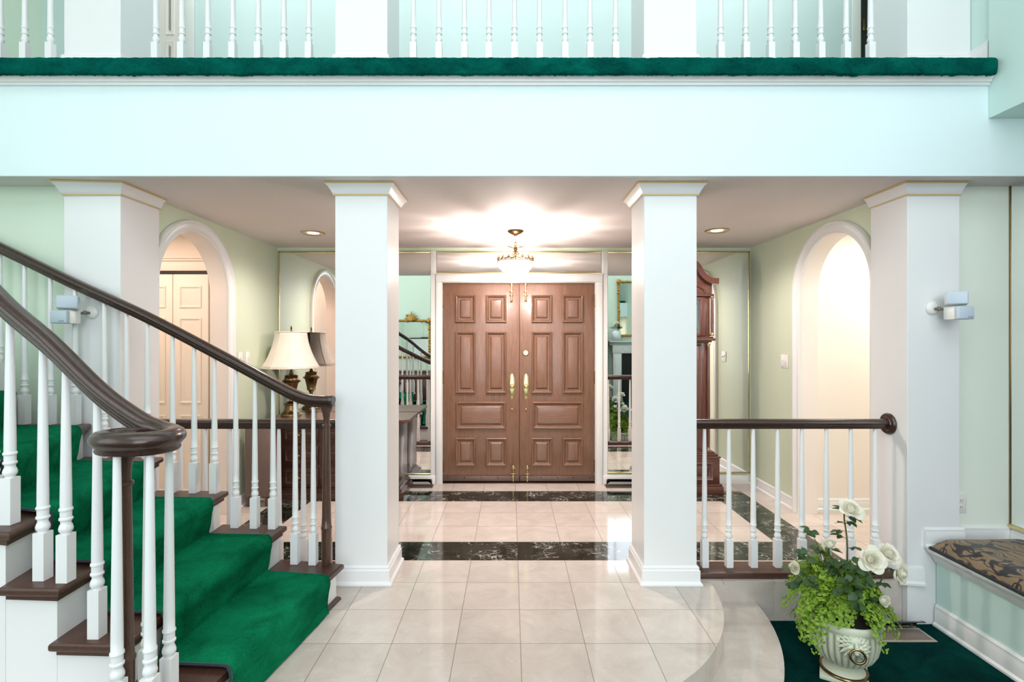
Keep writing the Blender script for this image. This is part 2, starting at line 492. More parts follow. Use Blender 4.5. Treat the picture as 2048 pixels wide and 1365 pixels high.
def arch_wall(x0, x1, ya, yb, yc, r, zs, H):
    p = [(ya, 0), (yc - r, 0)] + [(yc + r * math.cos(a), zs + r * math.sin(a)) for a in [PI - PI * i / 28 for i in range(29)]] + [(yc + r, 0), (yb, 0), (yb, H), (ya, H)]
    b = MB()
    # split into convex-ish pieces so that shading stays clean
    def q(poly): b.extrude([(x0, y, z) for y, z in poly], (x1 - x0, 0, 0))
    q([(ya, 0), (yc - r, 0), (yc - r, zs), (yc - r, H), (ya, H)])
    q([(yc + r, 0), (yb, 0), (yb, H), (yc + r, H), (yc + r, zs)])
    A = [(yc + r * math.cos(PI - PI * i / 28), zs + r * math.sin(PI - PI * i / 28)) for i in range(29)]
    for (a0, a1) in zip(A, A[1:]):
        q([a0, a1, (a1[0], H), (a0[0], H)])
    return b
def arch_path(x, yc, r, zs):
    return [(x, yc - r, 0.0), (x, yc - r, zs * 0.5)] + [(x, yc + r * math.cos(PI - PI * i / 36), zs + r * math.sin(PI - PI * i / 36)) for i in range(37)] + [(x, yc + r, zs * 0.5), (x, yc + r, 0.0)]
CAS = [(0, 0), (0, .016), (.008, .022), (.022, .016), (.036, .017), (.058, .024), (.066, .033), (.08, .033), (.086, .024), (.086, 0)]
AR, AZ = 0.415, 1.815
XL, XR = -2.335, 2.395
struct('wall_left', arch_wall(XL, XL - 0.135, 3.345, 5.12, 3.79, AR, AZ, CEIL), M['sage'], smooth=False)
struct('wall_right', arch_wall(XR, XR + 0.135, 3.345, 5.12, 3.81, AR, AZ, CEIL), M['sage'], smooth=False)
struct('trim_1', MB().sweep(arch_path(XL + .0005, 3.79, AR, AZ), [(-u, v) for u, v in CAS], up=(1, 0, 0)), M['white'], 'white moulded casing of the arch in front of the folding closet doors', 'arch casing')
struct('trim_2', MB().sweep(arch_path(XR - .0005, 3.81, AR, AZ), CAS, up=(-1, 0, 0)), M['white'], 'white moulded casing of the arch into the bright side hall', 'arch casing')
# jamb linings of the arches
def lining(x0, x1, yc):
    b = MB(); p = arch_path(0, yc, AR - 0.001, AZ)
    def f(u, v):
        i = min(int(round(u * (len(p) - 1))), len(p) - 1); return Vector((x0 + (x1 - x0) * v, p[i][1], p[i][2]))
    return b.grid(f, len(p) - 1, 1)
struct('trim_3', lining(XL + .002, XL - 0.137, 3.79), M['hall'])
struct('trim_4', lining(XR - .002, XR + 0.137, 3.81), M['hall'])

# entrance wall with door opening
DX0, DX1, DZ = -0.692, 0.848, 2.016
b = MB(); b.box(-4.3, DX0, 5.12, 5.3, 0, CEIL); b.box(DX1, 4.3, 5.12, 5.3, 0, CEIL); b.box(DX0, DX1, 5.12, 5.3, DZ, CEIL)
struct('wall_back', b, M['sage'], smooth=False)
struct('wall_behind', MB().box(-4.3, 4.3, 5.31, 5.4, -0.3, CEIL), M['hall'], smooth=False)
# foyer ceiling + beam + balcony slab
struct('ceiling', MB().box(-4.3, 4.3, 2.89, 5.3, CEIL, CEIL + 0.06), M['ceil'], smooth=False)
struct('wall_beam', MB().box(-4.3, 4.6, 2.88, 3.02, CEIL + 0.002, 2.90), M['beam'], 'wide pale blue white beam below the balcony', 'beam', smooth=False)
b = MB().sweep([(-4.3, 2.88, 2.868), (2.684, 2.88, 2.868)], [(0.0, 0), (.012, 0), (.014, .012), (.024, .016), (.026, .028), (.034, .036), (.046, .05), (.05, .09), (.05, .095), (0, .095)])
struct('trim_5', b, M['white'], 'white moulding under the balcony carpet edge', 'moulding')
# flanking walls facing the living room
struct('wall_front_left', MB().box(-4.3, -2.632, 3.07, 3.2, LOW, CEIL), M['mint'], smooth=False)
struct('wall_front_right', MB().box(2.642, 4.3, 3.07, 3.2, LOW, CEIL), M['mintl'], smooth=False)
struct('wall_alcove', MB().box(2.99, 3.12, 1.2, 3.07, LOW, 2.684), M['mintl'], smooth=False)
struct('wall_upper_right', MB().box(2.686, 3.3, 1.2, 2.878, 2.686, TOP), M['aqua'], smooth=False)
struct('wall_upper_side', MB().box(2.705, 2.8, 2.89, 3.35, BALC + .005, TOP), M['aqua'], smooth=False)
# living room shell
struct('wall_living_left', MB().box(-4.4, -4.3, -3.8, 5.3, LOW - .1, TOP), M['mint'], smooth=False)
struct('wall_living_right', MB().box(4.6, 4.7, -3.8, 5.3, LOW - .1, TOP), M['mint'], smooth=False)
WX = [(-1.55, -0.55), (-0.4, 0.6), (0.75, 1.75)]; WZ = (0.25, 4.5)
b = MB(); xs = [-4.3] + [v for w in WX for v in w] + [2.05]
b.box(2.05, 4.35, -3.72, -3.6, LOW, 3.4); b.box(2.05, 4.35, -3.72, -3.6, 4.9, TOP); b.box(4.35, 4.6, -3.72, -3.6, LOW, TOP)
for i in range(0, len(xs), 2): b.box(xs[i], xs[i + 1], -3.72, -3.6, LOW, TOP)
for w in WX: b.box(w[0], w[1], -3.72, -3.6, LOW, WZ[0]); b.box(w[0], w[1], -3.72, -3.6, WZ[1], TOP)
struct('wall_living_back', b, M['mint'], smooth=False)
for n, w in enumerate(WX):
    f = MB()
    for (x0, x1, z0, z1) in ((w[0], w[0] + .05, *WZ), (w[1] - .05, w[1], *WZ), (w[0], w[1], WZ[0], WZ[0] + .05), (w[0], w[1], WZ[1] - .05, WZ[1]), ((w[0] + w[1]) / 2 - .012, (w[0] + w[1]) / 2 + .012, *WZ), (w[0], w[1], 2.3, 2.34), (w[0], w[1], 3.3, 3.33), (w[0], w[1], 1.25, 1.28)):
        f.box(x0, x1, -3.69, -3.63, z0, z1)
    struct('window_%d' % (n + 1), f, M['white'], smooth=False)
f = MB()
for (x0, x1, z0, z1) in ((2.05, 2.1, 3.4, 4.9), (4.3, 4.35, 3.4, 4.9), (2.1, 4.3, 3.4, 3.45), (2.1, 4.3, 4.85, 4.9), (2.8, 2.83, 3.45, 4.85), (3.55, 3.58, 3.45, 4.85)): f.box(x0, x1, -3.69, -3.63, z0, z1)
struct('window_4', f, M['white'], smooth=False)  # unseen clerestory, added to bring light from the upper right
struct('ceiling_living', MB().box(-4.4, 4.7, -3.8, 5.3, TOP, TOP + .1), M['ceil'], smooth=False)
# balcony back wall with its two doorways
YB = 4.7
struct('wall_upper_back', MB().box(-4.3, 4.6, YB, YB + .1, BALC, TOP), M['icy'], smooth=False)

def panelled(b, x0, x1, z0, z1, y, face=-1, steps=None):
    """moulded raised panel standing proud of a face at y (towards -Y when face=-1)"""
    steps = steps or [(0, .0), (.0015, .018), (.008, .024), (.015, .021), (.022, .012), (.031, .0025), (.037, .0015), (.040, .002), (.055, .013), (.0565, .018), (.061, .019)]
    rings = []
    for ins, h in steps:
        rings.append([b.bm.verts.new((x, y + face * h, z)) for x, z in ((x0 + ins, z0 + ins), (x1 - ins, z0 + ins), (x1 - ins, z1 - ins), (x0 + ins, z1 - ins))])
    for a, c in zip(rings, rings[1:]):
        for i in range(4):
            j = (i + 1) % 4; b.bm.faces.new((a[i], a[j], c[j], c[i]))
    b.bm.faces.new(rings[-1])

# upstairs doors
def upper_door(n, x0, x1, label, ajar=False):
    b = MB(); z0 = BALC + .01; h = 2.03
    for (a, c) in ((x0 - .08, x0), (x1, x1 + .08)):
        b.box(a, c, YB - .022, YB - .001, z0, z0 + h + .08, .006)
    b.box(x0 - .08, x1 + .08, YB - .022, YB - .001, z0 + h, z0 + h + .08, .006)
    root = struct('door_%d' % n, b, M['white'], label, 'door')
    leaf = MB()
    leaf.box(x0 + .004, x1 - .004, YB - .009, YB - .001, z0, z0 + h)
    w = (x1 - x0)
    for (a, c) in ((x0 + .10, x0 + w / 2 - .04), (x0 + w / 2 + .04, x1 - .10)):
        for (p, q) in ((.12, .82), (.98, 1.17), (1.22, 1.86)):
            panelled(leaf, a, c, z0 + p, z0 + q, YB - .009, -1, [(0, 0), (.006, .006), (.02, .001), (.03, .001), (.045, .005), (.05, .005)])
    struct('leaf', leaf, M['hall'] if not ajar else M['black'], parent=root)
    return root
upper_door(3, -3.43, -2.98, 'cream panelled door upstairs behind the balcony balusters')
root = upper_door(4, 3.2, 3.95, 'dark doorway upstairs with brass hinge in white casing', True)
struct('hinge', MB().box(3.215, 3.24, YB - .02, YB - .009, 4.27, 4.37, .003), M['antique'], parent=root)

# ------------------------------------------------------------------ side halls
struct('wall_hall_left', MB().box(-4.3, -2.472, 4.45, 4.55, 0, CEIL), M['hall'], smooth=False)
struct('wall_hall_right', MB().box(2.532, 4.3, 4.33, 4.45, 0, CEIL), M['hall'], smooth=False)
b = MB()
def base_run(b, pts, h=.1, t=.016):
    prof = [(0, 0), (t + .012, 0), (t + .012, .012), (t, .022), (t, h - .03), (t - .004, h - .022), (t - .002, h - .012), (t - .010, h), (0, h)]
    b.sweep([(x, y, z) for x, y, z in pts], prof)
struct('baseboard_hall', (base_run(b, [(2.532, 4.3295, .0), (4.2, 4.3295, .0)]), b)[1], M['white'])
b = MB(); base_run(b, [(XR - .0005, 5.12, 0), (XR - .0005, 3.81 + AR + .09, 0)]); base_run(b, [(XR - .0005, 3.81 - AR - .09, 0), (XR - .0005, 3.345, 0)])
struct('baseboard_right', b, M['white'])
b = MB(); base_run(b, [(XL + .0005, 3.79 + AR + .09, 0), (XL + .0005, 5.12, 0)])
struct('baseboard_left', b, M['white'])
b = MB(); b.box(XL + .03, -.752, 5.102, 5.1195, 0, .088, .003); b.box(.916, XR - .03, 5.102, 5.1195, 0, .088, .003)
struct('baseboard_back', b, M['white'])
b = MB(); base_run(b, [(-4.28, 3.0695, .0), (-2.64, 3.0695, .0)]); struct('baseboard_front_left', b, M['white'])
b = MB(); base_run(b, [(2.645, 3.0695, .225), (2.988, 3.0695, .225)], .10); struct('baseboard_front_right', b, M['white'])
b = MB(); base_run(b, [(2.9895, 3.05, .225), (2.9895, 1.2, .225)], .088); struct('baseboard_alcove', b, M['white'])
b = MB(); base_run(b, [(2.7045, 3.009, BALC + .006), (2.7045, 2.892, BALC + .006)], .13); struct('baseboard_balcony', b, M['white'])

# folding closet doors seen through the arch
CY = 4.449
b = MB()
for a, c in ((-2.605, -2.535), (-3.92, -3.85)): b.box(a, c, CY - .026, CY, 0, 2.09, .006)
b.box(-3.92, -2.535, CY - .026, CY, 2.035, 2.12, .006); b.box(-3.94, -2.515, CY - .04, CY, 2.12, 2.14, .006); b.box(-3.95, -2.505, CY - .05, CY, 2.14, 2.155, .004)
closet = struct('door_5', b, M['hall'], 'peach lit white folding closet doors seen through the arch', 'closet doors')
for k in range(4):
    x1 = -2.612 - k * .308; x0 = x1 - .302
    lf = MB(); lf.box(x0, x1, CY - .034, CY - .004, .012, 2.005, .003)
    for (p, q) in ((.13, .79), (.89, 1.63), (1.715, 1.905)):
        panelled(lf, x0 + .055, x1 - .055, p, q, CY - .0335, -1, [(0, 0), (.003, .009), (.012, .009), (.02, .001), (.03, .001), (.05, .006), (.052, .006)])
    struct('leaf', lf, M['hall'], parent=closet)
struct('track', MB().box(-3.85, -2.605, CY - .03, CY - .002, 2.008, 2.034), M['black'], parent=closet)

# ------------------------------------------------------------------ front doors
YD = 5.15
b = MB()
b.box(-.749, DX0, 5.098, 5.1195, 0, DZ, .004); b.box(DX1, .913, 5.098, 5.1195, 0, DZ, .004); b.box(-.749, .913, 5.098, 5.1195, DZ, 2.087, .004)
b.box(-.753, .917, 5.092, 5.1195, 2.087, 2.099, .003)
b.box(DX0 + .0005, DX0 + .006, 5.12, 5.29, 0, DZ - .001); b.box(DX1 - .006, DX1 - .0005, 5.12, 5.29, 0, DZ - .001); b.box(DX0 + .006, DX1 - .006, 5.12, 5.29, DZ - .006, DZ - .0005)
struct('trim_6', b, M['white'], 'white casing around the wooden double door', 'door casing')
struct('threshold', MB().box(DX0 + .007, DX1 - .007, 5.125, 5.28, 0.0005, .012, .004), M['bronze'])
def P5(px, py): return ((px - 1022) * YD / 1024, 1.44 - (py - 680) * YD / 1024)
ROWS = ((590.5, 645.7), (664, 786.7), (804, 858), (876, 932))
def front_door(n, x0, x1, cols, wide, hx, label, hinge_x):
    b = MB(); b.box(x0, x1, YD, YD + .045, .016, DZ - .008, .003)
    root = struct('door_%d' % n, b, M['door'], label, 'door')
    for r, (ya, yb) in enumerate(ROWS):
        for (ca, cb) in ((wide,) if r == 2 else cols):
            (xa, zb), (xb, za) = P5(ca, ya), P5(cb, yb)
            pb = MB(); panelled(pb, xa, xb, za, zb, YD - .0002, -1)
            struct('panel', pb, M['doorh'] if r == 2 else M['door'], parent=root, angle=20)
    # brass surface bolts, handle plate, knob, stud
    for (za, zb, tip) in ((1.835, 2.012, 1.835), (.016, .17, .17)):
        bb = MB(); xx = hx + (-.004 if za > 1 else .012)
        bb.tube([(xx, YD - .014, za), (xx, YD - .014, zb)], .006, 10)
        bb.ball((xx, YD - .014, tip), .014); bb.ball((xx, YD - .014, tip + (.012 if za > 1 else -.02)), .010)
        for zz in (za + .05, (za + zb) / 2, zb - .02):
            bb.box(xx - .011, xx + .011, YD - .018, YD - .0005, zz - .007, zz + .007, .003)
            for s in (-1, 1): bb.ball((xx + s * .016, YD - .004, zz), .006)
        bb.box(xx - .006, xx + .006, YD - .006, YD - .0005, za, zb, .001)
        struct('bolt', bb, M['gold'], parent=root)
    zc = P5(0, 773)[1]; pl = MB()
    def oval(u, v):
        a = u * 2 * PI; r = v
        h = .006 * math.sqrt(max(0, 1 - r ** 4)) + .0005
        sy = .128 * (abs(math.sin(a)) ** 1.0) * (1 if math.sin(a) >= 0 else -1)
        return Vector((hx + .032 * math.cos(a) * r, YD - h, zc + sy * r))
    pl.grid(oval, 40, 8); bmesh.ops.remove_doubles(pl.bm, verts=pl.bm.verts[:], dist=.00005)
    plate = struct('handle_plate', pl, M['gold'], parent=root)
    R90 = Matrix.Translation((hx, YD - .006, zc)) @ Matrix.Rotation(PI / 2, 4, 'X')
    kb = MB().lathe([(.013, 0), (.011, .012), (.009, .02), (.016, .03), (.022, .038), (.023, .046), (.018, .054), (.0, .057)], 20, R90)
    struct('knob', kb, M['gold'], parent=plate)
    R9 = Matrix.Translation((hx, YD - .0005, P5(0, 819)[1])) @ Matrix.Rotation(PI / 2, 4, 'X')
    struct('stud', MB().lathe([(.011, 0), (.012, .006), (.008, .012), (0, .014)], 16, R9), M['gold'], parent=root)
    for zz in (1.83, 1.06, .17):
        hb = MB(); hb.tube([(hinge_x, YD - .008, zz - .055), (hinge_x, YD - .008, zz + .055)], .0055, 10)
        hb.ball((hinge_x, YD - .008, zz + .058), .007); hb.ball((hinge_x, YD - .008, zz - .058), .007)
        struct('hinge', hb, M['antique'], parent=root)
    sw = MB().box(x0 + .002, x1 - .002, YD - .012, YD - .0005, .018, .072, .004)
    sweepo = struct('sweep_strip', sw, M['bevelg'], parent=root)
    for k in range(5):
        xx = x0 + .05 + (x1 - x0 - .1) * k / 4
        struct('screw', MB().ball((xx, YD - .012, .055), .006, 1, .5, 1), M['bronze'], parent=sweepo)
    return root
front_door(1, -.683, .083, ((911.5, 951.5), (972, 1013)), (912.6, 1011.7), (1024 - 1022) * YD / 1024, 'brown oak front door leaf hinged beside the brass lamp side', -.684)
dr = front_door(2, .0875, .841, ((1063, 1104), (1125, 1165.6)), (1065, 1165.6), (1052 - 1022) * YD / 1024, 'brown oak front door leaf with the round deadbolt above its handle', .842)
bpy.data.objects['door_1']['label'] = 'brown oak front door leaf without a deadbolt, nearer the brass lamp'
R9 = Matrix.Translation((.148, YD - .0005, P5(0, 706)[1])) @ Matrix.Rotation(PI / 2, 4, 'X')
struct('deadbolt', MB().lathe([(.030, 0), (.031, .006), (.024, .014), (.018, .014), (.016, .018), (0, .019)], 24, R9), M['gold'], parent=dr)
struct('astragal', MB().box(.0835, .0872, YD + .006, YD + .04, .016, DZ - .01), M['black'], parent=dr)

# ------------------------------------------------------------------ mirrors on the entrance wall
def wall_mirror(x0, x1, z0, z1, label, sides, y=5.1195):
    root = thing('wall_mirror', ((x0 + x1) / 2, y, z0), label, 'mirror', 'mirror panels of the entrance wall')
    part('glass', MB().box(x0, x1, y - .005, y - .0005, z0, z1), M['mirror'], root, smooth=False)
    for s, (a, c, d, e) in {'l': (x0, x0 + .012, z0, z1), 'r': (x1 - .012, x1, z0, z1), 'b': (x0, x1, z0, z0 + .014), 't': (x0, x1, z1 - .016, z1)}.items():
        if s in sides: part('frame', MB().box(a, c, y - .012, y - .0052, d, e, .002), M['gold'], root)
    return root
wall_mirror(XL + .012, -.803, .092, 2.325, 'tall mirror panel behind the lamp and chest, edged in brass', 'lbt')
wall_mirror(.967, XR - .012, .105, 2.325, 'tall mirror panel behind the grandfather clock, edged in brass', 'rbt')
wall_mirror(-.742, .90, 2.10, 2.325, 'low wide mirror panel above the front doors', 'bt')
b = MB(); b.box(-.80, -.745, 5.10, 5.1195, 2.1, 2.325, .003); struct('trim_7', b, M['white'])
b = MB(); b.box(.904, .964, 5.10, 5.1195, 2.1, 2.325, .003); struct('trim_8', b, M['white'])
b = MB(); b.box(-.80, -.755, 5.112, 5.1195, .0885, 2.1); struct('trim_9', b, M['white'])
b = MB(); b.box(.92, .964, 5.112, 5.1195, .0885, 2.1); struct('trim_10', b, M['white'])
# alcove mirror over the window seat
root = thing('wall_mirror', (2.985, 1.7, .316), 'tall mirror over the window seat, brass strip at its foot', 'mirror')
part('glass', MB().box(2.9845, 2.9892, 1.25, 3.062, .316, 2.36), M['mirror'], root, smooth=False)
part('frame', MB().box(2.972, 2.9842, 1.25, 3.062, .316, .338, .002), M['gold'], root)
part('frame', MB().box(2.981, 2.9842, 3.056, 3.064, .339, 2.36, .001), M['antique'], root)

# ------------------------------------------------------------------ columns
def column(x0, x1, y0, y1, z0, z1, label, upper=False, base_sides='full', wall=None):
    root = thing('column', ((x0 + x1) / 2, (y0 + y1) / 2, z0), label, 'column', 'square balcony columns' if upper else 'square white columns below the balcony', kind='thing')
    part('shaft', MB().box(x0, x1, y0, y1, z0, z1, .002, 1), M['white2'], root, smooth=False)
    ring = [(x0, y0, 0), (x1, y0, 0), (x1, y1, 0), (x0, y1, 0)]
    if wall == 'l': ring = [(x0, 3.068, 0), (x0, y0, 0), (x1, y0, 0), (x1, y1, 0)]
    if wall == 'r': ring = [(x0, y1, 0), (x0, y0, 0), (x1, y0, 0), (x1, 3.068, 0)]
    if wall == 's': ring = [(x0, y1, 0), (x0, y0, 0), (x1, y0, 0)]
    def loop(prof, z, mat, name):
        mb = MB(); mb.sweep([(x, y, z) for x, y, _ in ring], prof, closed=wall is None); return part(name, mb, mat, root)
    if base_sides == 'full':
        loop([(.0005, 0), (.028, 0), (.028, .010), (.018, .022), (.016, .024), (.016, .085), (.010, .092), (.012, .102), (.004, .112), (.0005, .112)], max(z0, 0) + (.0005 if not upper else .0), M['white2'], 'base_moulding')
    if not upper:
        c = loop([(.0005, -.072), (.010, -.072), (.010, -.062), (.014, -.058), (.020, -.044), (.034, -.022), (.044, -.014), (.046, -.012), (.046, 0), (.0005, 0)], z1, M['white2'], 'capital')
        for (o, zz, h) in ((.047, z1 - .0115, .011), (.0112, z1 - .0715, .008)):
            mb = MB(); mb.sweep([(x, y, zz) for x, y, _ in ring], [(o - .012, 0), (o, 0), (o, h), (o - .012, h)], closed=wall is None)
            place('gold_line', mb.mesh('gold_line', M['goldpaint']), c)
    return root
CT = CEIL - .001
C1 = (-2.628, -2.296); C2 = (-1.034, -.727); C3 = (.782, 1.092); C4 = (2.331, 2.637)
column(*C1, 3.01, 3.342, .0005, CT, 'square white column behind the staircase, speaker on its front', wall='l')
column(*C2, 3.01, 3.318, .0005, CT, 'square white column at the foot of the stairs, beside the double door')
column(*C3, 3.01, 3.318, .0005, CT, 'square white column beside the grandfather clock, where the short railing starts')
c4 = column(*C4, 3.01, 3.318, LOW + .0005, CT, 'square white column at the window seat, speaker on its front', base_sides='none', wall='r')
mb = MB(); base_run(mb, [(2.3305, 3.318, .001), (2.3305, 3.0095, .001), (2.42, 3.0095, .001)], .105); part('base_moulding', mb, M['white2'], c4)
mb = MB(); base_run(mb, [(2.425, 3.0095, .222), (2.66, 3.0095, .222)], .115, .012); part('base_moulding', mb, M['white2'], c4)
for (cx, lab) in ((C1, 'square white column upstairs, nearest the cream door'), (C2, 'square white balcony column above the foot of the stairs'),
                  (C3, 'square white balcony column above the column by the clock'), ((2.331, 2.703), 'wide white balcony column against the side wall')):
    column(*cx, 3.01, 3.33, BALC + .006, TOP - .001, lab, True, wall='s' if cx[1] > 2.7 else None)
# balcony carpet with its shaggy turned down edge
b = MB()
def nose(u, v):
    x = -4.28 + u * (2.664 + 4.28)
    prof = [(3.06, BALC), (2.90, BALC), (2.84, BALC), (2.815, BALC - .006), (2.803, BALC - .02), (2.798, BALC - .045), (2.80, BALC - .075), (2.806, BALC - .097), (2.83, BALC - .097), (2.838, BALC - .09)]
    k = v * (len(prof) - 1); i = min(int(k), len(prof) - 2); t = k - i
    y = prof[i][0] * (1 - t) + prof[i + 1][0] * t; z = prof[i][1] * (1 - t) + prof[i + 1][1] * t
    n = mnoise.noise(Vector((x * 30, y * 60, z * 60))) * .004 + mnoise.noise(Vector((x * 5, z * 9, 2))) * .004 + mnoise.noise(Vector((x * 110, z * 40, y * 40))) * .0035
    if v > .18: y -= n
    if v > .70: z -= abs(n) * 1.6 * (1 if v > .72 else 0)
    return Vector((x, y, z))
b.grid(nose, 900, 22); b.box(-4.28, 4.55, 3.06, 4.69, CEIL + .07, BALC)
struct('balcony_carpet', b, M['cedge'], 'teal green carpet edge of the balcony over the beam', 'carpet')
# ================================================================== STAIRCASE
RISE = .19
RP = [None, (-.932, 2.857), (-1.278, 2.92), (-1.628, 2.95), (-2.02, 2.976), (-2.457, 2.998), (-2.90, 3.005), (-3.33, 3.01), (-3.75, 3.015), (-4.15, 3.015)]
FP = [None, (-1.105, 1.76), (-1.350, 1.775), (-1.578, 1.785), (-1.765, 1.80), (-1.96, 1.85), (-2.16, 1.92), (-2.36, 2.0), (-2.55, 2.08), (-2.74, 2.16)]
NST = 8
def V2(p): return Vector((p[0], p[1]))
def inset(k, d_back, d_rear, d_front):
    """nosing line of step k moved back by d_back (up the stair) and shortened at both ends"""
    r, f = V2(RP[k]), V2(FP[k]); t = (f - r).normalized(); n = Vector((t.y, -t.x))
    if n.x > 0: n = -n
    return r + n * d_back + t * d_rear, f + n * d_back - t * d_front
stair = thing('staircase', (-2.0, 2.4, .0005), 'curving staircase with dark treads and white risers', 'staircase')
curt = [(-1.305 + .215 * math.cos(math.radians(a)), 1.69 + .2 * math.sin(math.radians(a))) for a in range(20, -190, -14)]
curt2 = [(-1.305 + .185 * math.cos(math.radians(a)), 1.69 + .17 * math.sin(math.radians(a))) for a in range(20, -190, -14)]
for k in range(1, NST + 1):
    z = RISE * k
    r0, f0 = inset(k, 0, 0, 0); r1, f1 = inset(k + 1, .035, 0, 0)
    poly = [tuple(r0)] + ([tuple(f0)] if k > 1 else curt) + [tuple(f1), tuple(r1)]
    tb = MB(); tb.prism(poly, z - .032, z)
    bmesh.ops.bevel(tb.bm, geom=[e for e in tb.bm.edges if abs(e.verts[0].co.z - e.verts[1].co.z) < 1e-5], offset=.011, segments=3, affect='EDGES', profile=.5)
    # cove strip under the nosing
    ri, fi = inset(k, .016, .016, .016); rj, fj = inset(k, .03, .03, .03); r2, f2 = inset(k + 1, .02, .0165, .0165)
    if k > 1: tb.prism([tuple(ri), tuple(fi), tuple(f2), tuple(r2)], z - .05, z - .033)
    part('tread', tb, M['tread'], stair, angle=50)
    ra, fa = inset(k, .03, .032, .032); rb, fb = inset(k + 1, .029, .032, .032)
    poly = [tuple(ra)] + ([tuple(fa)] if k > 1 else curt2) + [tuple(fb), tuple(rb)]
    part('riser', MB().prism(poly, .001, z - (.0505 if k > 1 else .0325)), M['white2'], stair, smooth=False)
ra, fa = inset(1, .03, .032, .1)
sb = MB(); d = (fa - ra)
sb.sweep([(ra.x - .5, ra.y + .001, .001), (ra.x, ra.y + .001, .001), (fa.x, fa.y, .001)], [(.0005, 0), (-.016, 0), (-.015, .010), (-.008, .017), (.0005, .018)])
part('shoe_moulding', sb, M['tread'], stair)

# green runner
run = MB(); TR, TF = .165, .845
def nosept(k, t, back, z):
    r, f = V2(RP[k]), V2(FP[k]); tt = (f - r).normalized(); n = Vector((tt.y, -tt.x))
    if n.x > 0: n = -n
    p = r + (f - r) * t + n * back
    return Vector((p.x, p.y, z))
def runner_profile(t, lift=0.0):
    P = []
    for k in range(1, NST + 1):
        z = RISE * k; zb = RISE * (k - 1)
        o = .014 + lift; e = .004 + lift
        if k == 1: P += [nosept(k, t, -.006 - lift, zb + .008)]
        P += ([nosept(k, t, .008 - lift, zb + .02 + lift * .5)] if k > 1 else []) + [nosept(k, t, .001 - lift, zb + .06), nosept(k, t, -.006 - lift, z - .07), nosept(k, t, -.013 - lift, z - .035), nosept(k, t, -.013 - lift, z - .012), nosept(k, t, -.002, z + .012 + lift), nosept(k, t, .03, z + .016 + lift)]
        if k < NST:
            a, c = nosept(k, t, .03, z + .016 + lift), nosept(k + 1, t, .0, z + .013 + lift)
            P += [a.lerp(c, .35), a.lerp(c, .7), nosept(k + 1, t, -.022 - lift, z + .0125 + lift)]
    return P
NV = 26; rows = []
for j in range(NV + 1):
    v = j / NV; t = TR + (TF - TR) * v
    edge = min(v, 1 - v)
    rows.append(runner_profile(t, .006 * min(1, edge / .05)))
# resample along the length and add a little pile waviness
fine = []
for row in rows:
    R = CAP(row, 4); fine.append(R)
nu = len(fine[0])
def rv(i, j):
    p = fine[j][i].copy(); n = mnoise.noise(p * 7) * .003 + mnoise.noise(p * 40) * .0012
    return p + Vector((n, 0, abs(n)))
V = [[run.bm.verts.new(rv(i, j)) for i in range(nu)] for j in range(NV + 1)]
for j in range(NV):
    for i in range(nu - 1): run.bm.faces.new((V[j][i], V[j][i + 1], V[j + 1][i + 1], V[j + 1][i]))
runner = thing('stair_runner', (-2.0, 2.4, .006), 'emerald green carpet runner on the curving stairs', 'carpet runner')
part('pile', run, M['runner'], runner, angle=180)
for j in (0, NV):
    bp = [p + (Vector((.010, 0, .004)) if j else Vector((0, -.004, .001))) for p in fine[j]]
    part('binding', MB().tube(bp, .0055, 6), M['binding'] if j else M['runner'], runner)

# ------------------------------------------------------------------ balusters
_bal = {}
def baluster_mesh(L, block=.175, w=.040, k=1.0):
    key = (round(L, 3), block, w, k)
    if key not in _bal:
        b = MB(); h = w / 2
        b.box(-h, h, -h, h, 0, block - .004, .0)
        s = k
        pr = [(.0125 * s, block - .006), (.014 * s, block), (.0195 * s, block + .008), (.0205 * s, block + .017), (.0175 * s, block + .028), (.0145 * s, block + .034), (.0155 * s, block + .044), (.0195 * s, block + .047), (.0195 * s, block + .053), (.0165 * s, block + .056), (.0165 * s, block + .078), (.0195 * s, block + .081), (.0195 * s, block + .087), (.0165 * s, block + .091), (.0165 * s, block + .13), (.0105 * s, L)]
        b.lathe(pr, 14)
        _bal[key] = b.mesh('baluster', M['white2'])
    return _bal[key]
def add_baluster(root, x, y, z0, z1, rotz=0, **k):
    o = place('baluster', baluster_mesh(z1 - z0, **k), root, (x - root.location.x, y - root.location.y, z0 - root.location.z), (0, 0, rotz))
    return o
def rail_prof(s=1.0):
    h = [(0.018, 0), (.021, .006), (.019, .013), (.026, .022), (.0335, .032), (.0345, .042), (.030, .053), (.018, .062), (0, .065)]
    p = h + [(-u, v) for u, v in reversed(h[:-1])]
    return [(u * s, (v - .032) * s) for u, v in p]
def newel(root, x, y, z0, z1):
    L = z1 - z0
    pr = [(.024, 0), (.0265, .02), (.027, .18 * L), (.0275, .225 * L), (.030, .230 * L), (.030, .24 * L), (.0265, .246 * L), (.0245, .3 * L), (.019, .80 * L), (.018, .87 * L), (.024, .875 * L), (.024, .885 * L), (.017, .892 * L), (.0175, .93 * L), (.022, .96 * L), (.033, .985 * L), (.034, L)]
    b = MB().lathe(pr, 24, Matrix.Translation((x, y, z0)))
    return part('newel_post', b, M['newel'], root)
def poly_at(path, x):
    """height and y of a path at a given x"""
    for a, c in zip(path, path[1:]):
        if min(a.x, c.x) <= x <= max(a.x, c.x) and abs(a.x - c.x) > 1e-6:
            t = (x - a.x) / (c.x - a.x); q = a.lerp(c, t); return q.y, q.z
    return path[0].y, path[0].z
def tread_z(x, y):
    z = 0
    for k in range(1, NST + 1):
        r, f = V2(RP[k]), V2(FP[k]); t = (y - r.y) / (f.y - r.y)
        if x < r.x + (f.x - r.x) * t: z = RISE * k
    return z

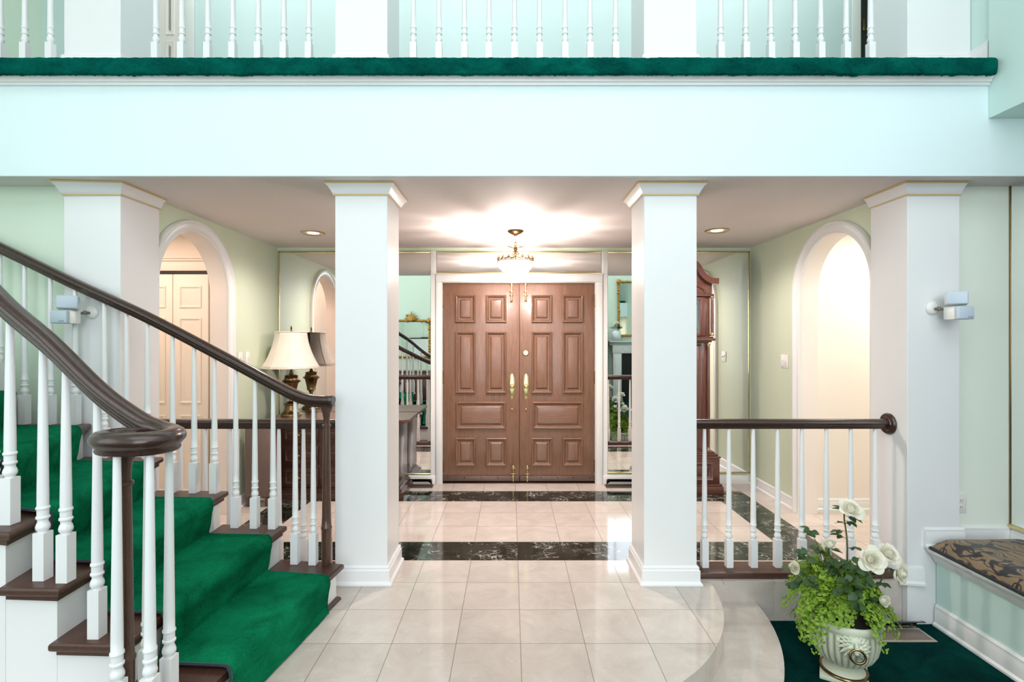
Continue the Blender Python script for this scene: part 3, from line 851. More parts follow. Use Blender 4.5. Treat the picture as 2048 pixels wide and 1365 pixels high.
# far (column side) balustrade of the stairs
rear = thing('stair_balustrade', (-1.9, 2.9, .0), 'far stair balustrade by the columns, dark rail ending in a plain newel', 'balustrade', 'dark railed balustrades with white balusters')
rp = CAP([(-4.1, 2.99, 2.455), (-3.4, 2.985, 2.165), (-2.974, 2.975, 1.978), (-2.52, 2.955, 1.765), (-2.076, 2.93, 1.567), (-1.62, 2.90, 1.338), (-1.33, 2.875, 1.19), (-1.22, 2.862, 1.137), (-1.13, 2.853, 1.106), (-1.05, 2.846, 1.098), (-.985, 2.842, 1.098)], 6)
sc = [1.0] * (len(rp) - 5) + [1.0, 1.04, 1.08, 1.06, .9]
part('handrail', MB().sweep(rp, rail_prof(), scale=sc), M['rail'], rear, angle=60)
newel(rear, -1.025, 2.845, RISE + .001, 1.068)
for x in (-1.10, -1.205, -1.336, -1.443, -1.556, -1.682, -1.802, -1.93, -2.08, -2.206, -2.34, -2.515, -2.665, -2.82, -2.97, -3.10, -3.22, -3.43):
    y, z = poly_at(rp, x); add_baluster(rear, x, y, tread_z(x, y) + .001, z - .022, k=.95)
# near balustrade with the volute
front = thing('stair_balustrade', (-1.7, 1.8, .0), 'near stair balustrade whose dark rail coils over the newel', 'balustrade', 'dark railed balustrades with white balusters')
fp_ = CAP([(-2.75, 2.19, 2.38), (-2.4, 2.05, 2.06), (-2.1, 1.945, 1.775), (-1.876, 1.885, 1.578), (-1.657, 1.84, 1.424), (-1.453, 1.812, 1.251), (-1.304, 1.80, 1.150), (-1.232, 1.79, 1.122), (-1.17, 1.765, 1.111), (-1.134, 1.715, 1.110), (-1.132, 1.662, 1.110), (-1.162, 1.627, 1.110), (-1.22, 1.615, 1.110), (-1.28, 1.624, 1.110), (-1.322, 1.655, 1.110), (-1.324, 1.695, 1.110), (-1.294, 1.722, 1.110), (-1.25, 1.722, 1.110), (-1.225, 1.70, 1.110)], 6)
nf = len(fp_); sc = [1.12 if i < nf - 40 else 1.12 - .10 * (i - nf + 40) / 40 for i in range(nf)]
vb = MB().sweep(fp_, rail_prof(), scale=sc)
vb.lathe([(.030, 1.078), (.05, 1.079), (.06, 1.10), (.06, 1.125), (.03, 1.138), (0, 1.140)], 24, Matrix.Translation((-1.262, 1.675, 0)))
part('handrail', vb, M['rail'], front, angle=60)
newel(front, -1.260, 1.672, RISE + .001, 1.078)
for x, y in ((-1.245, 1.618), (-1.155, 1.638), (-1.165, 1.745), (-1.27, 1.79)):
    add_baluster(front, x, y, RISE + .001, 1.085, k=1.05)
for x in (-1.476, -1.602, -1.70, -1.85, -1.935, -2.05, -2.13, -2.27, -2.35, -2.47):
    y, z = poly_at(fp_, x); zz = tread_z(x, y)
    add_baluster(front, x, y + .012, zz + .001, z - .02, k=1.08)

# foyer railings between the columns
def foyer_rail(xa, xb, xs, label, rosettes):
    root = thing('railing', ((xa + xb) / 2, 3.157, .0005), label, 'railing', 'dark railed balustrades with white balusters')
    part('handrail', MB().sweep([(xa, 3.157, .922), (xb, 3.157, .922)], rail_prof(.92)), M['rail'], root, angle=60)
    part('sill', MB().box(xa + .029, xb - .029, 3.075, 3.24, .001, .040, .008), M['tread'], root)
    for x in xs: add_baluster(root, x, 3.157, .0405, .895)
    for x, s in rosettes:
        m = Matrix.Translation((x, 3.157, .922)) @ Matrix.Rotation(s * PI / 2, 4, 'Y')
        part('rosette', MB().lathe([(.066, 0), (.066, .008), (.06, .016), (.045, .018), (.042, .024), (0, .026)], 32, m), M['rail'], root)
    return root
foyer_rail(-2.2945, -1.0355, [-1.128 - .1515 * i for i in range(8)], 'short foyer railing behind the stairs, in front of the closet arch', ((-2.2945, 1), (-1.0355, -1)))
foyer_rail(1.0935, 2.3295, [1.193 + .1502 * i for i in range(8)], 'short foyer railing behind the potted roses', ((2.3295, -1), (1.0935, 1)))

# balcony railings
def balcony_rail(xa, xb, pxs, label):
    root = thing('railing', ((xa + xb) / 2, 2.968, BALC + .003), label, 'railing', 'white balcony railings')
    for px in pxs:
        x = (px - 1022) * 2.968 / 1024; add_baluster(root, x, 2.968, BALC + .0035, BALC + .86, block=.16, w=.036, k=.9)
    part('handrail', MB().sweep([(xa, 2.968, BALC + .885), (xb, 2.968, BALC + .885)], rail_prof(.9)), M['rail'], root, angle=60)
YS = [1441, 1491, 1541, 1590, 1641, 1692, 1741]
balcony_rail(-4.2, C1[0] - .04, [-202, -152, -101, -50, 1, 50, 101], 'balcony railing section at the outer end, beyond the speaker column')
balcony_rail(C1[1] + .04, C2[0] - .04, [312, 364, 416, 466, 517, 568, 618], 'balcony railing section in front of the cream upstairs door')
balcony_rail(C2[1] + .04, C3[0] - .04, [827, 878, 929, 978, 1029, 1079, 1130, 1180, 1231], 'longest balcony railing section, above the front doors')
balcony_rail(C3[1] + .04, 2.29, YS, 'balcony railing section in front of the dark upstairs doorway')

# ================================================================== FOYER FURNITURE
# chest with lamp
ch = thing('chest_of_drawers', (-1.57, 4.85, .0005), 'dark carved walnut chest under the brass lamp', 'chest')
bx0, bx1, yf = -2.11, -1.03, 4.655
part('body', MB().box(bx0, bx1, yf, 5.098, .09, .672, .006), M['chest'], ch)
tp = MB()
def oct_(x0, x1, y0, y1, c): return [(x0, y1), (x0, y0 + c), (x0 + c, y0), (x1 - c, y0), (x1, y0 + c), (x1, y1)]
tp.prism(oct_(-2.225, -.918, 4.575, 5.1, .05), .70, .72); tp.prism(oct_(-2.19, -.95, 4.60, 5.099, .045), .685, .70); tp.prism(oct_(-2.16, -.98, 4.625, 5.099, .04), .672, .685)
part('top', tp, M['mahog'], ch, smooth=False)
pl = MB(); pl.prism(oct_(-2.17, -.975, 4.60, 5.099, .05), .0, .05); pl.prism(oct_(-2.14, -1.0, 4.63, 5.099, .045), .05, .075); pl.prism(oct_(-2.125, -1.015, 4.645, 5.099, .04), .075, .09)
part('plinth', pl, M['chest'], ch, smooth=False)
for (za, zb) in ((.105, .275), (.305, .475), (.50, .655)):
    for c in range(3):
        xa = bx0 + .03 + c * .345; xb = xa + .33
        d = MB(); d.box(xa, xb, yf - .012, yf - .0005, za, zb, .003)
        panelled(d, xa + .03, xb - .03, za + .025, zb - .025, yf - .0118, -1, [(0, 0), (.002, .012), (.012, .014), (.02, .003), (.03, .002), (.04, .009), (.042, .009)])
        dr_ = part('drawer', d, M['chest'], ch)
        m = Matrix.Translation(((xa + xb) / 2, yf - .02, (za + zb) / 2)) @ Matrix.Rotation(PI / 2, 4, 'X')
        place('knob', MB().lathe([(.008, 0), (.007, .012), (.014, .018), (.015, .026), (.008, .032), (0, .033)], 16, m).mesh('knob', M['antique']), dr_)
for x in (bx0 + .013, bx1 - .013):
    part('pilaster', MB().tube([(x, yf - .012, .095), (x, yf - .012, .665)], .013, 10), M['chest'], ch)
# lamp
LX, LY, LZ = -2.09, 4.87, .7205
lamp = thing('table_lamp', (LX, LY, LZ), 'brass urn table lamp with cream bell shade on the chest', 'lamp')
T = Matrix.Translation((LX, LY, LZ))
def flut(a, r, z): return 1 + (.05 * math.cos(a * 8) if .2 < z < .31 else 0)
part('base', MB().lathe([(.094, 0), (.095, .012), (.088, .024), (.074, .032), (.062, .05), (.058, .06), (.056, .10), (.066, .108), (.066, .116), (.044, .128), (.02, .138), (.017, .165), (.028, .178), (.026, .186), (.046, .198), (.042, .21), (.05, .25), (.063, .305), (.072, .315), (.070, .325), (.064, .332), (.064, .352), (.055, .365), (.062, .372), (.055, .382), (.02, .39), (.012, .42), (.011, .80), (.004, .83), (.0, .835)], 32, T, flut), M['antique'], lamp)
def leafring(a, r, z): return 1 + .10 * max(0, math.cos(a * 6))
part('collar', MB().lathe([(.066, .312), (.082, .322), (.074, .336), (.066, .338)], 48, T, leafring), M['antique'], lamp)
sh = MB(); NP = 10
def shade(u, v):
    a = u * 2 * PI; r = .262 + (.145 - .262) * (1 - (1 - v) ** 1.75); z = .455 + v * .337
    seg = (a * NP / (2 * PI)) % 1.0; r *= (1 - .022 * math.sin(seg * PI) * 1.0)
    return T @ Vector((r * math.cos(a), r * math.sin(a), z))
sh.grid(shade, 80, 14); bmesh.ops.remove_doubles(sh.bm, verts=sh.bm.verts[:], dist=1e-5)
so = part('shade', sh, M['shade'], lamp, angle=60); md = so.modifiers.new('t', 'SOLIDIFY'); md.thickness = .003
for v in (0, 1):
    place('rim', MB().tube([shade(i / 80, v) for i in range(80)], .0045, 6, True).mesh('rim', M['shade']), so)
for s in range(NP):
    place('seam', MB().tube([shade(s / NP, v / 12) for v in range(13)], .0026, 5).mesh('seam', M['shade']), so)
part('finial', MB().lathe([(.004, .79), (.009, .80), (.004, .81), (.008, .825), (.005, .845), (0, .855)], 12, T), M['bronze'], lamp)
# chair beside the chest
chair = thing('upholstered_chair', (-2.17, 4.45, .0005), 'taupe suede chair with maroon velvet edge beside the chest', 'chair')
part('back', MB().box(-2.292, -2.075, 4.40, 4.44, .085, .715, .012), M['taupe'], chair)
cm = MB(); cm.box(-2.285, -2.05, 4.442, 4.475, .10, .70, .015); cm.ball((-2.055, 4.455, .40), .035, .5, .8, 7.5)
part('back_cushion', cm, M['maroon'], chair)
part('seat', MB().box(-2.29, -2.08, 4.477, 4.565, .30, .40, .015), M['maroon'], chair)
for x in (-2.27, -2.11):
    for y in (4.425, 4.545): part('leg', MB().box(x - .013, x + .013, y - .013, y + .013, .0, .0845 if y < 4.5 else .30, .003), M['mahog'], chair)

# grandfather clock
CX = 1.62; ck = thing('grandfather_clock', (CX, 4.92, .0005), 'tall mahogany grandfather clock with swan neck hood', 'clock')
yb = 5.075
def cbox(w, yf, z0, z1, bev=.004): return MB().box(CX - w, CX + w, yf, yb, z0, z1, bev)
pb = cbox(.355, 4.745, .0, .075, .006); pb2 = MB(); pb.box(CX - .345, CX + .345, 4.755, yb, .075, .095, .006)
part('plinth', pb, M['mahog'], ck)
bb = cbox(.325, 4.77, .095, .335); part('base', bb, M['mahog'], ck)
pp = MB(); panelled(pp, CX - .26, CX + .26, .13, .30, 4.7695, -1); part('base_panel', pp, M['mahog'], ck)
mo = MB()
for w, y, a, c in ((.335, 4.76, .335, .350), (.315, 4.785, .350, .37), (.29, 4.80, .37, .39)): mo.box(CX - w, CX + w, y, yb, a, c, .005)
for w, y, a, c in ((.265, 4.80, 1.415, 1.43), (.29, 4.775, 1.43, 1.455), (.275, 4.79, 1.455, 1.47)): mo.box(CX - w, CX + w, y, yb, a, c, .005)
part('cornice', mo, M['mahog'], ck)
wb = MB()
wb.box(CX - .245, CX - .17, 4.825, yb, .39, 1.415, .004); wb.box(CX + .17, CX + .245, 4.825, yb, .39, 1.415, .004); wb.box(CX - .17, CX + .17, 5.04, yb, .39, 1.415); wb.box(CX - .17, CX + .17, 4.825, yb, .39, .41); wb.box(CX - .17, CX + .17, 4.825, yb, 1.39, 1.415)
part('waist', wb, M['mahog'], ck)
df = MB()
for a, c, d, e in ((CX - .168, CX - .12, .415, 1.385), (CX + .12, CX + .168, .415, 1.385), (CX - .12, CX + .12, .415, .48), (CX - .12, CX + .12, 1.33, 1.385)): df.box(a, c, 4.812, 4.832, d, e, .003)
dd = part('door', df, M['mahog'], ck)
place('pane', MB().box(CX - .12, CX + .12, 4.818, 4.822, .48, 1.33).mesh('pane', M['glass']), dd)
part('pendulum', MB().tube([(CX, 4.98, .75), (CX, 4.98, 1.36)], .006, 8).ball((CX, 4.975, .72), .07, 1, .2, 1, 20, 12), M['gold'], ck)
for x in (-.08, .08): part('weight', MB().tube([(CX + x, 4.95, .85), (CX + x, 4.95, 1.08)], .025, 14).tube([(CX + x, 4.95, 1.08), (CX + x, 4.95, 1.38)], .002, 5), M['gold'], ck)
for s in (-1, 1):
    for za, zb, xx, yy in ((.40, 1.405, .235, 4.812), (1.475, 1.845, .262, 4.792)):
        m = Matrix.Translation((CX + s * xx, yy, 0)); h = zb - za
        cl = part('turned_column', MB().lathe([(.014, za + .03), (.0155, za + h * .35), (.013, zb - .03)], 14, m, lambda a, r, z: 1 + .05 * math.cos(8 * a)), M['mahog'], ck)
        place('brass_cap', MB().lathe([(.019, za), (.021, za + .008), (.016, za + .014), (.016, za + .03)], 14, m).mesh('brass_cap', M['gold']), cl)
        place('brass_cap', MB().lathe([(.015, zb - .03), (.016, zb - .014), (.021, zb - .008), (.019, zb)], 14, m).mesh('brass_cap', M['gold']), cl)
hb = MB(); hb.box(CX - .25, CX - .20, 4.81, yb, 1.47, 1.85, .004); hb.box(CX + .20, CX + .25, 4.81, yb, 1.47, 1.85, .004); hb.box(CX - .20, CX + .20, 5.0, yb, 1.47, 1.98)
hb.box(CX - .28, CX + .28, 4.785, yb, 1.848, 1.87, .005); hb.box(CX - .265, CX + .265, 4.80, yb, 1.87, 1.985, .003)
part('hood', hb, M['mahog'], ck)
hd = MB()
for a, c, d, e in ((CX - .198, CX - .155, 1.475, 1.845), (CX + .155, CX + .198, 1.475, 1.845), (CX - .155, CX + .155, 1.475, 1.51), (CX - .155, CX + .155, 1.815, 1.845)): hd.box(a, c, 4.80, 4.818, d, e, .003)
hdo = part('hood_door', hd, M['mahog'], ck)
place('pane', MB().box(CX - .155, CX + .155, 4.806, 4.809, 1.51, 1.815).mesh('pane', M['glass']), hdo)
arch3 = MB().tube([(CX + .20 * math.cos(PI - PI * i / 20), 4.797, 1.875 + .085 * math.sin(PI - PI * i / 20)) for i in range(21)], .009, 8)
part('arch_moulding', arch3, M['mahog'], ck)
dial = part('dial', MB().box(CX - .15, CX + .15, 4.84, 4.85, 1.51, 1.815, .001), M['dial'], ck)
m = Matrix.Translation((CX, 4.8395, 1.65)) @ Matrix.Rotation(PI / 2, 4, 'X')
ring = MB()
def annulus(b, r0, r1, h, mat):
    b.lathe([(r0, 0), (r1, 0), (r1, h), (r0, h)], 48, mat, caps=False)
annulus(ring, .085, .125, .003, m); place('chapter_ring', ring.mesh('chapter_ring', M['silver']), dial)
num = MB()
for i in range(12):
    a = 2 * PI * i / 12; mm = m @ Matrix.Rotation(a, 4, 'Z')
    for k in (-1, 0, 1)[: 1 + i % 3]:
        num.box(k * .008 - .0018, k * .008 + .0018, .094, .116, .0032, .0045, mat=mm)
place('numerals', num.mesh('numerals', M['black'], smooth=False), dial)
hn = MB(); hn.box(-.002, .002, -.01, .105, .006, .0075, mat=m @ Matrix.Rotation(-.9, 4, 'Z')); hn.box(-.003, .003, -.01, .07, .008, .0095, mat=m @ Matrix.Rotation(.6, 4, 'Z'))
place('hands', hn.mesh('hands', M['black'], smooth=False), dial)
sp = MB()
for sx_ in (-1, 1):
    for sz in (-1, 1):
        sp.ball((CX + sx_ * .125, 4.838, 1.6625 + sz * .125), .018, 1, .3, 1)
place('spandrel', sp.mesh('spandrel', M['gold']), dial)
# swan neck pediment
for s in (-1, 1):
    pth = CAP([(CX + s * .315, 4.79, 1.99), (CX + s * .27, 4.79, 1.993), (CX + s * .22, 4.79, 2.01), (CX + s * .17, 4.79, 2.055), (CX + s * .13, 4.79, 2.12), (CX + s * .085, 4.79, 2.165), (CX + s * .045, 4.79, 2.16)], 5)
    sw = MB().sweep([p for p in pth], [(-.03, -.03), (.012, -.03), (.026, -.01), (.03, .012), (.03, .022), (-.03, .022)], up=(0, 0, 1), vertical=False) if s > 0 else MB().sweep([p for p in pth], [(.03, -.03), (-.012, -.03), (-.026, -.01), (-.03, .012), (-.03, .022), (.03, .022)], up=(0, 0, 1), vertical=False)
    so_ = part('swan_neck', sw, M['mahog'], ck, angle=50)
    m2 = Matrix.Translation((CX + s * .045, 4.765, 2.15)) @ Matrix.Rotation(PI / 2, 4, 'X')
    place('rosette', MB().lathe([(.028, 0), (.03, .008), (.02, .012), (.012, .016), (0, .018)], 16, m2).mesh('rosette', M['mahog']), so_)
    part('pediment_board', MB().extrude([(p.x, 4.80, p.z - .03) for p in pth] + [(CX + s * .045, 4.80, 1.985), (CX + s * .30, 4.80, 1.985)], (0, .02, 0)), M['mahog'], ck, smooth=False)
    part('hood_return', MB().box(min(CX + s * .265, CX + s * .31), max(CX + s * .265, CX + s * .31), 4.80, yb, 1.965, 2.01, .006), M['mahog'], ck)
part('finial', MB().lathe([(.026, 1.985), (.028, 2.06), (.02, 2.07), (.014, 2.09), (.03, 2.115), (.032, 2.14), (.018, 2.165), (.008, 2.19), (.0, 2.24)], 18, Matrix.Translation((CX, 4.80, 0))), M['mahog'], ck)

# chandelier
HX, HY = .038, 4.32
chn = thing('chandelier', (HX, HY, CEIL), 'small brass and crystal basket chandelier before the front doors', 'chandelier')
T = Matrix.Translation((HX, HY, 0))
part('canopy', MB().lathe([(.012, 2.315), (.022, 2.325), (.05, 2.338), (.064, 2.35), (.066, 2.3585)], 28, T, lambda a, r, z: 1 + .06 * abs(math.cos(5 * a))), M['antique'], chn)
for i in range(3):
    z = 2.30 - i * .028; a = (i % 2) * PI / 2
    part('chain_link', MB().tube([(HX + .010 * math.cos(t) * math.cos(a), HY + .010 * math.cos(t) * math.sin(a), z + .019 * math.sin(t)) for t in [2 * PI * k / 14 for k in range(14)]], .0028, 6, True), M['antique'], chn)
cr = MB().lathe([(.006, 2.11), (.006, 2.235), (.012, 2.236), (.012, 2.215), (.018, 2.205), (.01, 2.19), (.02, 2.182), (.02, 2.176), (.008, 2.17), (.014, 2.15), (.006, 2.14)], 14, T)
for i in range(6):
    a = 2 * PI * i / 6
    def leafp(u, v, a=a):
        r = .01 + .062 * u; z = 2.212 + .022 * u * u; w = .013 * math.sin(PI * min(1, u * .9 + .1)) * (v - .5) * 2
        return T @ Vector((r * math.cos(a) - w * math.sin(a), r * math.sin(a) + w * math.cos(a), z + abs(w) * .4))
    cr.grid(leafp, 6, 2)
    cr.tube([(HX + r * math.cos(a + .5), HY + r * math.sin(a + .5), z) for r, z in ((.01, 2.165), (.025, 2.155), (.03, 2.17), (.024, 2.178))], .003, 5)
    cr.tube([(HX + r * math.cos(a), HY + r * math.sin(a), z) for r, z in ((.008, 2.15), (.05, 2.145), (.10, 2.13), (.144, 2.112))], .0035, 5)
part('stem', cr, M['antique'], chn)
rg = MB(); NS = 16
rg.tube([(HX + .146 * math.cos(2 * PI * i / 64), HY + .146 * math.sin(2 * PI * i / 64), 2.094 + .004) for i in range(64)], .004, 6, True)
rg.tube([(HX + .148 * math.cos(2 * PI * i / 96), HY + .148 * math.sin(2 * PI * i / 96), 2.122 - .012 * abs(math.sin(NS / 2 * 2 * PI * i / 96))) for i in range(96)], .0055, 6, True)
for i in range(NS):
    a = 2 * PI * i / NS; c, s = math.cos(a), math.sin(a)
    rg.lathe([(.006, 2.118), (.010, 2.126), (.006, 2.134), (.003, 2.142), (0, 2.146)], 8, Matrix.Translation((HX + .148 * c, HY + .148 * s, 0)))
    rg.tube([(HX + .148 * c, HY + .148 * s, 2.096), (HX + .150 * c, HY + .150 * s, 2.12)], .004, 5)
part('brass_ring', rg, M['antique'], chn)
for (r, zt, n, L) in ((.144, 2.094, 44, .034), (.128, 2.066, 40, .032), (.108, 2.044, 34, .030), (.084, 2.026, 26, .028), (.056, 2.008, 18, .026), (.026, 1.992, 9, .024)):
    cb = MB()
    for i in range(n):
        a = 2 * PI * i / n; mm = Matrix.Translation((HX + r * math.cos(a), HY + r * math.sin(a), zt)) @ Matrix.Rotation(a, 4, 'Z')
        cb.lathe([(0, -L), (.0062, -L * .72), (.0068, -L * .25), (.003, -.002), (0, 0)], 6, mm)
    cb.tube([(HX + r * math.cos(2 * PI * i / 40), HY + r * math.sin(2 * PI * i / 40), zt) for i in range(40)], .0018, 5, True)
    part('crystal_tier', cb, M['crystal'], chn, smooth=False)
for i in range(3):
    a = 2 * PI * i / 3 + .5
    part('bulb', MB().ball((HX + .05 * math.cos(a), HY + .05 * math.sin(a), 2.085), .018, 1, 1, 1.5), M['bulb'], chn)
part('candle_arms', MB().tube([(HX - .05, HY, 2.11), (HX + .05, HY, 2.11)], .005, 6).tube([(HX, HY - .05, 2.11), (HX, HY + .05, 2.11)], .005, 6), M['antique'], chn)

# recessed downlights
TREE = []
def downlight(x, y, label):
    t = thing('recessed_downlight', (x, y, CEIL), label, 'downlight', 'recessed ceiling lights')
    part('trim_ring', MB().lathe([(.074, -.0005), (.098, -.0005), (.099, -.006), (.092, -.010), (.080, -.006), (.074, -.004)], 36, caps=False), M['gilt'], t, local=True)
    part('reflector', MB().lathe([(.0738, -.004), (.060, -.0015), (.0, -.001)], 36, caps=False), M['plate'], t, local=True)
    part('lens', MB().lathe([(.05, -.003), (.046, -.0055), (0, -.006)], 30, caps=True), M['can'], t, local=True)
    return t
downlight(-1.70, 4.40, 'recessed ceiling light near the lamp side of the foyer')
downlight(1.73, 4.30, 'recessed ceiling light near the grandfather clock')

# ------------------------------------------------------------------ wall fittings
def switch_plate(x, y, z, face, gangs, label, kind='switch'):
    t = thing('switch_plate' if kind == 'switch' else 'power_outlet', (x, y, z), label, 'light switch' if kind == 'switch' else 'outlet', rotz=face)
    w = .036 + .023 * (gangs - 1) * 2 / 2 + .0
    w = .035 if gangs == 1 else .058
    part('plate', MB().box(-w, w, -.006, -.0008, -.058, .058, .002), M['plate'], t, local=True)
    if kind == 'switch':
        for g in range(gangs):
            xx = 0 if gangs == 1 else (-.023 + .046 * g)
            part('toggle', MB().box(xx - .005, xx + .005, -.016, -.0062, -.012 if g else -.002, .004 if g else .014, .0015), M['plate'], t, local=True)
    else:
        for s in (-1, 1):
            so = part('socket', MB().box(-.016, .016, -.009, -.0062, s * .02 - .014, s * .02 + .014, .003), M['plate'], t, local=True)
            place('slot', MB().box(-.007, -.005, -.0096, -.0088, s * .02 - .005, s * .02 + .005).box(.005, .007, -.0096, -.0088, s * .02 - .005, s * .02 + .005).mesh('slot', M['black']), so)
    return t
switch_plate(XR, 4.475, 1.252, -PI / 2, 2, 'double light switch on the wall beside the bright hall arch')
switch_plate(XL, 4.41, 1.275, PI / 2, 1, 'light switch plate beside the closet arch, nearer the arch')
switch_plate(XL, 4.535, 1.275, PI / 2, 1, 'light switch plate beside the closet arch, nearer the mirror')
switch_plate(2.692, 3.07, .46, 0, 1, 'white power outlet over the window seat, half behind the column', 'outlet')

# twin cube speakers
def text_mesh(s, size, mat, name):
    cu = bpy.data.curves.new(name, 'FONT'); cu.body = s; cu.size = size; cu.extrude = .0004; cu.align_x = 'CENTER'; cu.shear = .25
    o = bpy.data.objects.new(name, cu); COL.objects.link(o); bpy.context.view_layer.update()
    me = bpy.data.meshes.new_from_object(o.evaluated_get(bpy.context.evaluated_depsgraph_get()))
    bpy.data.objects.remove(o); bpy.data.curves.remove(cu); me.materials.clear(); me.materials.append(mat); return me
LOGO = text_mesh('BOSE', .0125, M['grey'], 'logo')
def speaker(x, y, z, s, label):
    """s=+1: cubes reach towards +X from the wall plate"""
    t = thing('wall_speaker', (x, y, z), label, 'speaker', 'twin cube wall speakers')
    R = Matrix.Rotation(PI / 2, 4, 'X')
    part('wall_plate', MB().lathe([(.038, .0008), (.039, .006), (.030, .016), (.018, .02), (.0, .021)], 28, R), M['plate'], t, local=True)
    part('swivel_arm', MB().tube([(0, -.018, -.005), (s * .012, -.04, -.008), (s * .03, -.075, -.01)], .008, 10).ball((s * .012, -.036, -.004), .012), M['tan'], t, local=True)
    for (zc, ry, rx, px) in ((.048, -s * .62, -.05, s * .045), (-.034, s * .05, 0, s * .062)):
        m = Matrix.Translation((px, -.112, zc)) @ Matrix.Rotation(ry, 4, 'Z') @ Matrix.Rotation(rx, 4, 'X')
        b = MB().box(-.049, .049, -.02, .05, -.037, .037, .006, mat=m)
        c = part('cube', b, M['plate'], t, local=True)
        g = MB().box(-.048, .048, -.046, -.021, -.0365, .0365, .007, 3, mat=m)
        gp = place('front_grille', g.mesh('front_grille', M['spk']), c)
        if zc < 0:
            lm = LOGO.copy(); lm.transform(m @ Matrix.Translation((.022, -.0462, -.028)) @ Matrix.Rotation(PI / 2, 4, 'X')); place('logo', lm, gp)
    return t
speaker(2.475, 3.01, 1.44 - (617 - 680) * 3.01 / 1024, 1, 'silver twin cube speaker on the column by the window seat')
speaker(-2.462, 3.01, 1.44 - (625 - 680) * 3.01 / 1024, -1, 'silver twin cube speaker on the column behind the stairs')

# floor registers with clear deflectors
def register(x0, x1, y0, y1, z, label, n=30, mat='bevelg'):
    t = thing('floor_register', ((x0 + x1) / 2, (y0 + y1) / 2, z), label, 'floor vent')
    f = MB(); fw = .016
    f.box(x0, x1, y0, y0 + fw, z, z + .006, .002); f.box(x0, x1, y1 - fw, y1, z, z + .006, .002); f.box(x0, x0 + fw, y0 + fw, y1 - fw, z, z + .006, .002); f.box(x1 - fw, x1, y0 + fw, y1 - fw, z, z + .006, .002)
    part('frame', f, M[mat], t)
    g = MB(); w = (x1 - x0 - 2 * fw) / n
    for i in range(n): g.box(x0 + fw + i * w + w * .15, x0 + fw + i * w + w * .5, y0 + fw, y1 - fw, z + .0015, z + .005)
    part('grille', g, M[mat], t, smooth=False)
    part('damper', MB().box(x0 + fw, x1 - fw, y0 + fw, y1 - fw, z + .0003, z + .001), M['black'], t)
    d = MB()
    def defl(u, v):
        a = v * PI / 2; yy = y1 - .004 - .09 * math.sin(a) * .8; zz = z + .008 + .075 * (1 - math.cos(a)) if False else z + .008 + .07 * math.sin(a * .98)
        yy = y1 - .004 - .075 * (1 - math.cos(a))
        return Vector((x0 + .02 + (x1 - x0 - .04) * u, yy, zz))
    d.grid(defl, 8, 10)
    ob = part('deflector', d, M['acrylic'], t); mo_ = ob.modifiers.new('t', 'SOLIDIFY'); mo_.thickness = .002
    ed = MB().tube([defl(0, v / 8) for v in range(9)] + [defl(1, 1 - v / 8) for v in range(9)], .0013, 6)
    part('deflector_rim', ed, M['acrylic'], t)
    return t
register(-1.115, -.762, 4.965, 5.075, .0005, 'brown floor vent with clear hood beside the chest')
register(.925, 1.285, 4.965, 5.075, .0005, 'brown floor vent with clear hood beside the clock')
register(2.03, 2.36, 2.83, 2.965, LOW + .0005, 'metal floor vent with clear hood on the green carpet', 40, 'beige_metal')

# ------------------------------------------------------------------ window seat
seat = thing('window_seat', (2.74, 1.7, LOW + .0005), 'built in window seat bench with white cap and pale green front', 'bench')
part('front_panel', MB().box(2.497, 2.985, 1.2, 3.005, LOW + .0008, .135), M['aqua'], seat, smooth=False)
cap = MB(); cap.sweep([(2.497, 3.004, .135), (2.497, 1.2, .135)], [(.0, 0), (.012, 0), (.016, .010), (.022, .014), (.026, .03), (.046, .055), (.062, .066), (.064, .084), (-.48, .084), (-.48, 0)])
part('cap', cap, M['white'], seat, angle=50)
bm_ = MB(); base_run(bm_, [(2.4965, 3.0, LOW + .001), (2.4965, 1.2, LOW + .001)], .125); part('baseboard', bm_, M['white'], seat)
cu = thing('seat_cushion', (2.7, 1.7, .2205), 'black and gold damask cushion on the window seat', 'cushion')
cb = MB()
CXA, CXB, CYA, CYB, CH = 2.436, 2.968, 1.25, 2.975, .085
def cush(u, v):
    # rounded pillow-like box: u along length, v around section
    x = CXA + (CXB - CXA) * v; y = CYA + (CYB - CYA) * u
    ex = min(v, 1 - v) * (CXB - CXA); ey = min(u, 1 - u) * (CYB - CYA)
    k = min(1, ex / .09); l = min(1, ey / .09)
    h = .012 + (CH - .012) * math.sqrt(max(0, 1 - (1 - k) ** 2)) * math.sqrt(max(0, 1 - (1 - l) ** 2))
    h += .012 * mnoise.noise(Vector((x * 3, y * 3, 0))) * k * l
    # tufting puckers along the front edge
    h -= .010 * max(0, math.cos(y * 2 * PI / .30)) ** 6 * (1 - min(1, ex / .2)) * l * (k > 0)
    return Vector((x, y, .221 + h))
cb.grid(cush, 220, 44)
def cushb(u, v): return Vector((CXA + (CXB - CXA) * v, CYA + (CYB - CYA) * u, .221 + .0115))
cb2 = [(CXA, CYA), (CXB, CYA), (CXB, CYB), (CXA, CYB)]
cb.prism([(CXA + .02, CYA + .02), (CXB - .02, CYA + .02), (CXB - .02, CYB - .02), (CXA + .02, CYB - .02)], .221, .233)
part('cover', cb, M['damask'], cu, angle=80)
part('piping', MB().tube([(CXA + .002, CYA, .230), (CXA - .004, (CYA + CYB) / 2, .230), (CXA + .002, CYB, .230)], .009, 8), M['piping'], cu)
part('piping', MB().tube([(CXA, CYB, .230), (CXB, CYB, .230)], .009, 8), M['piping'], cu)
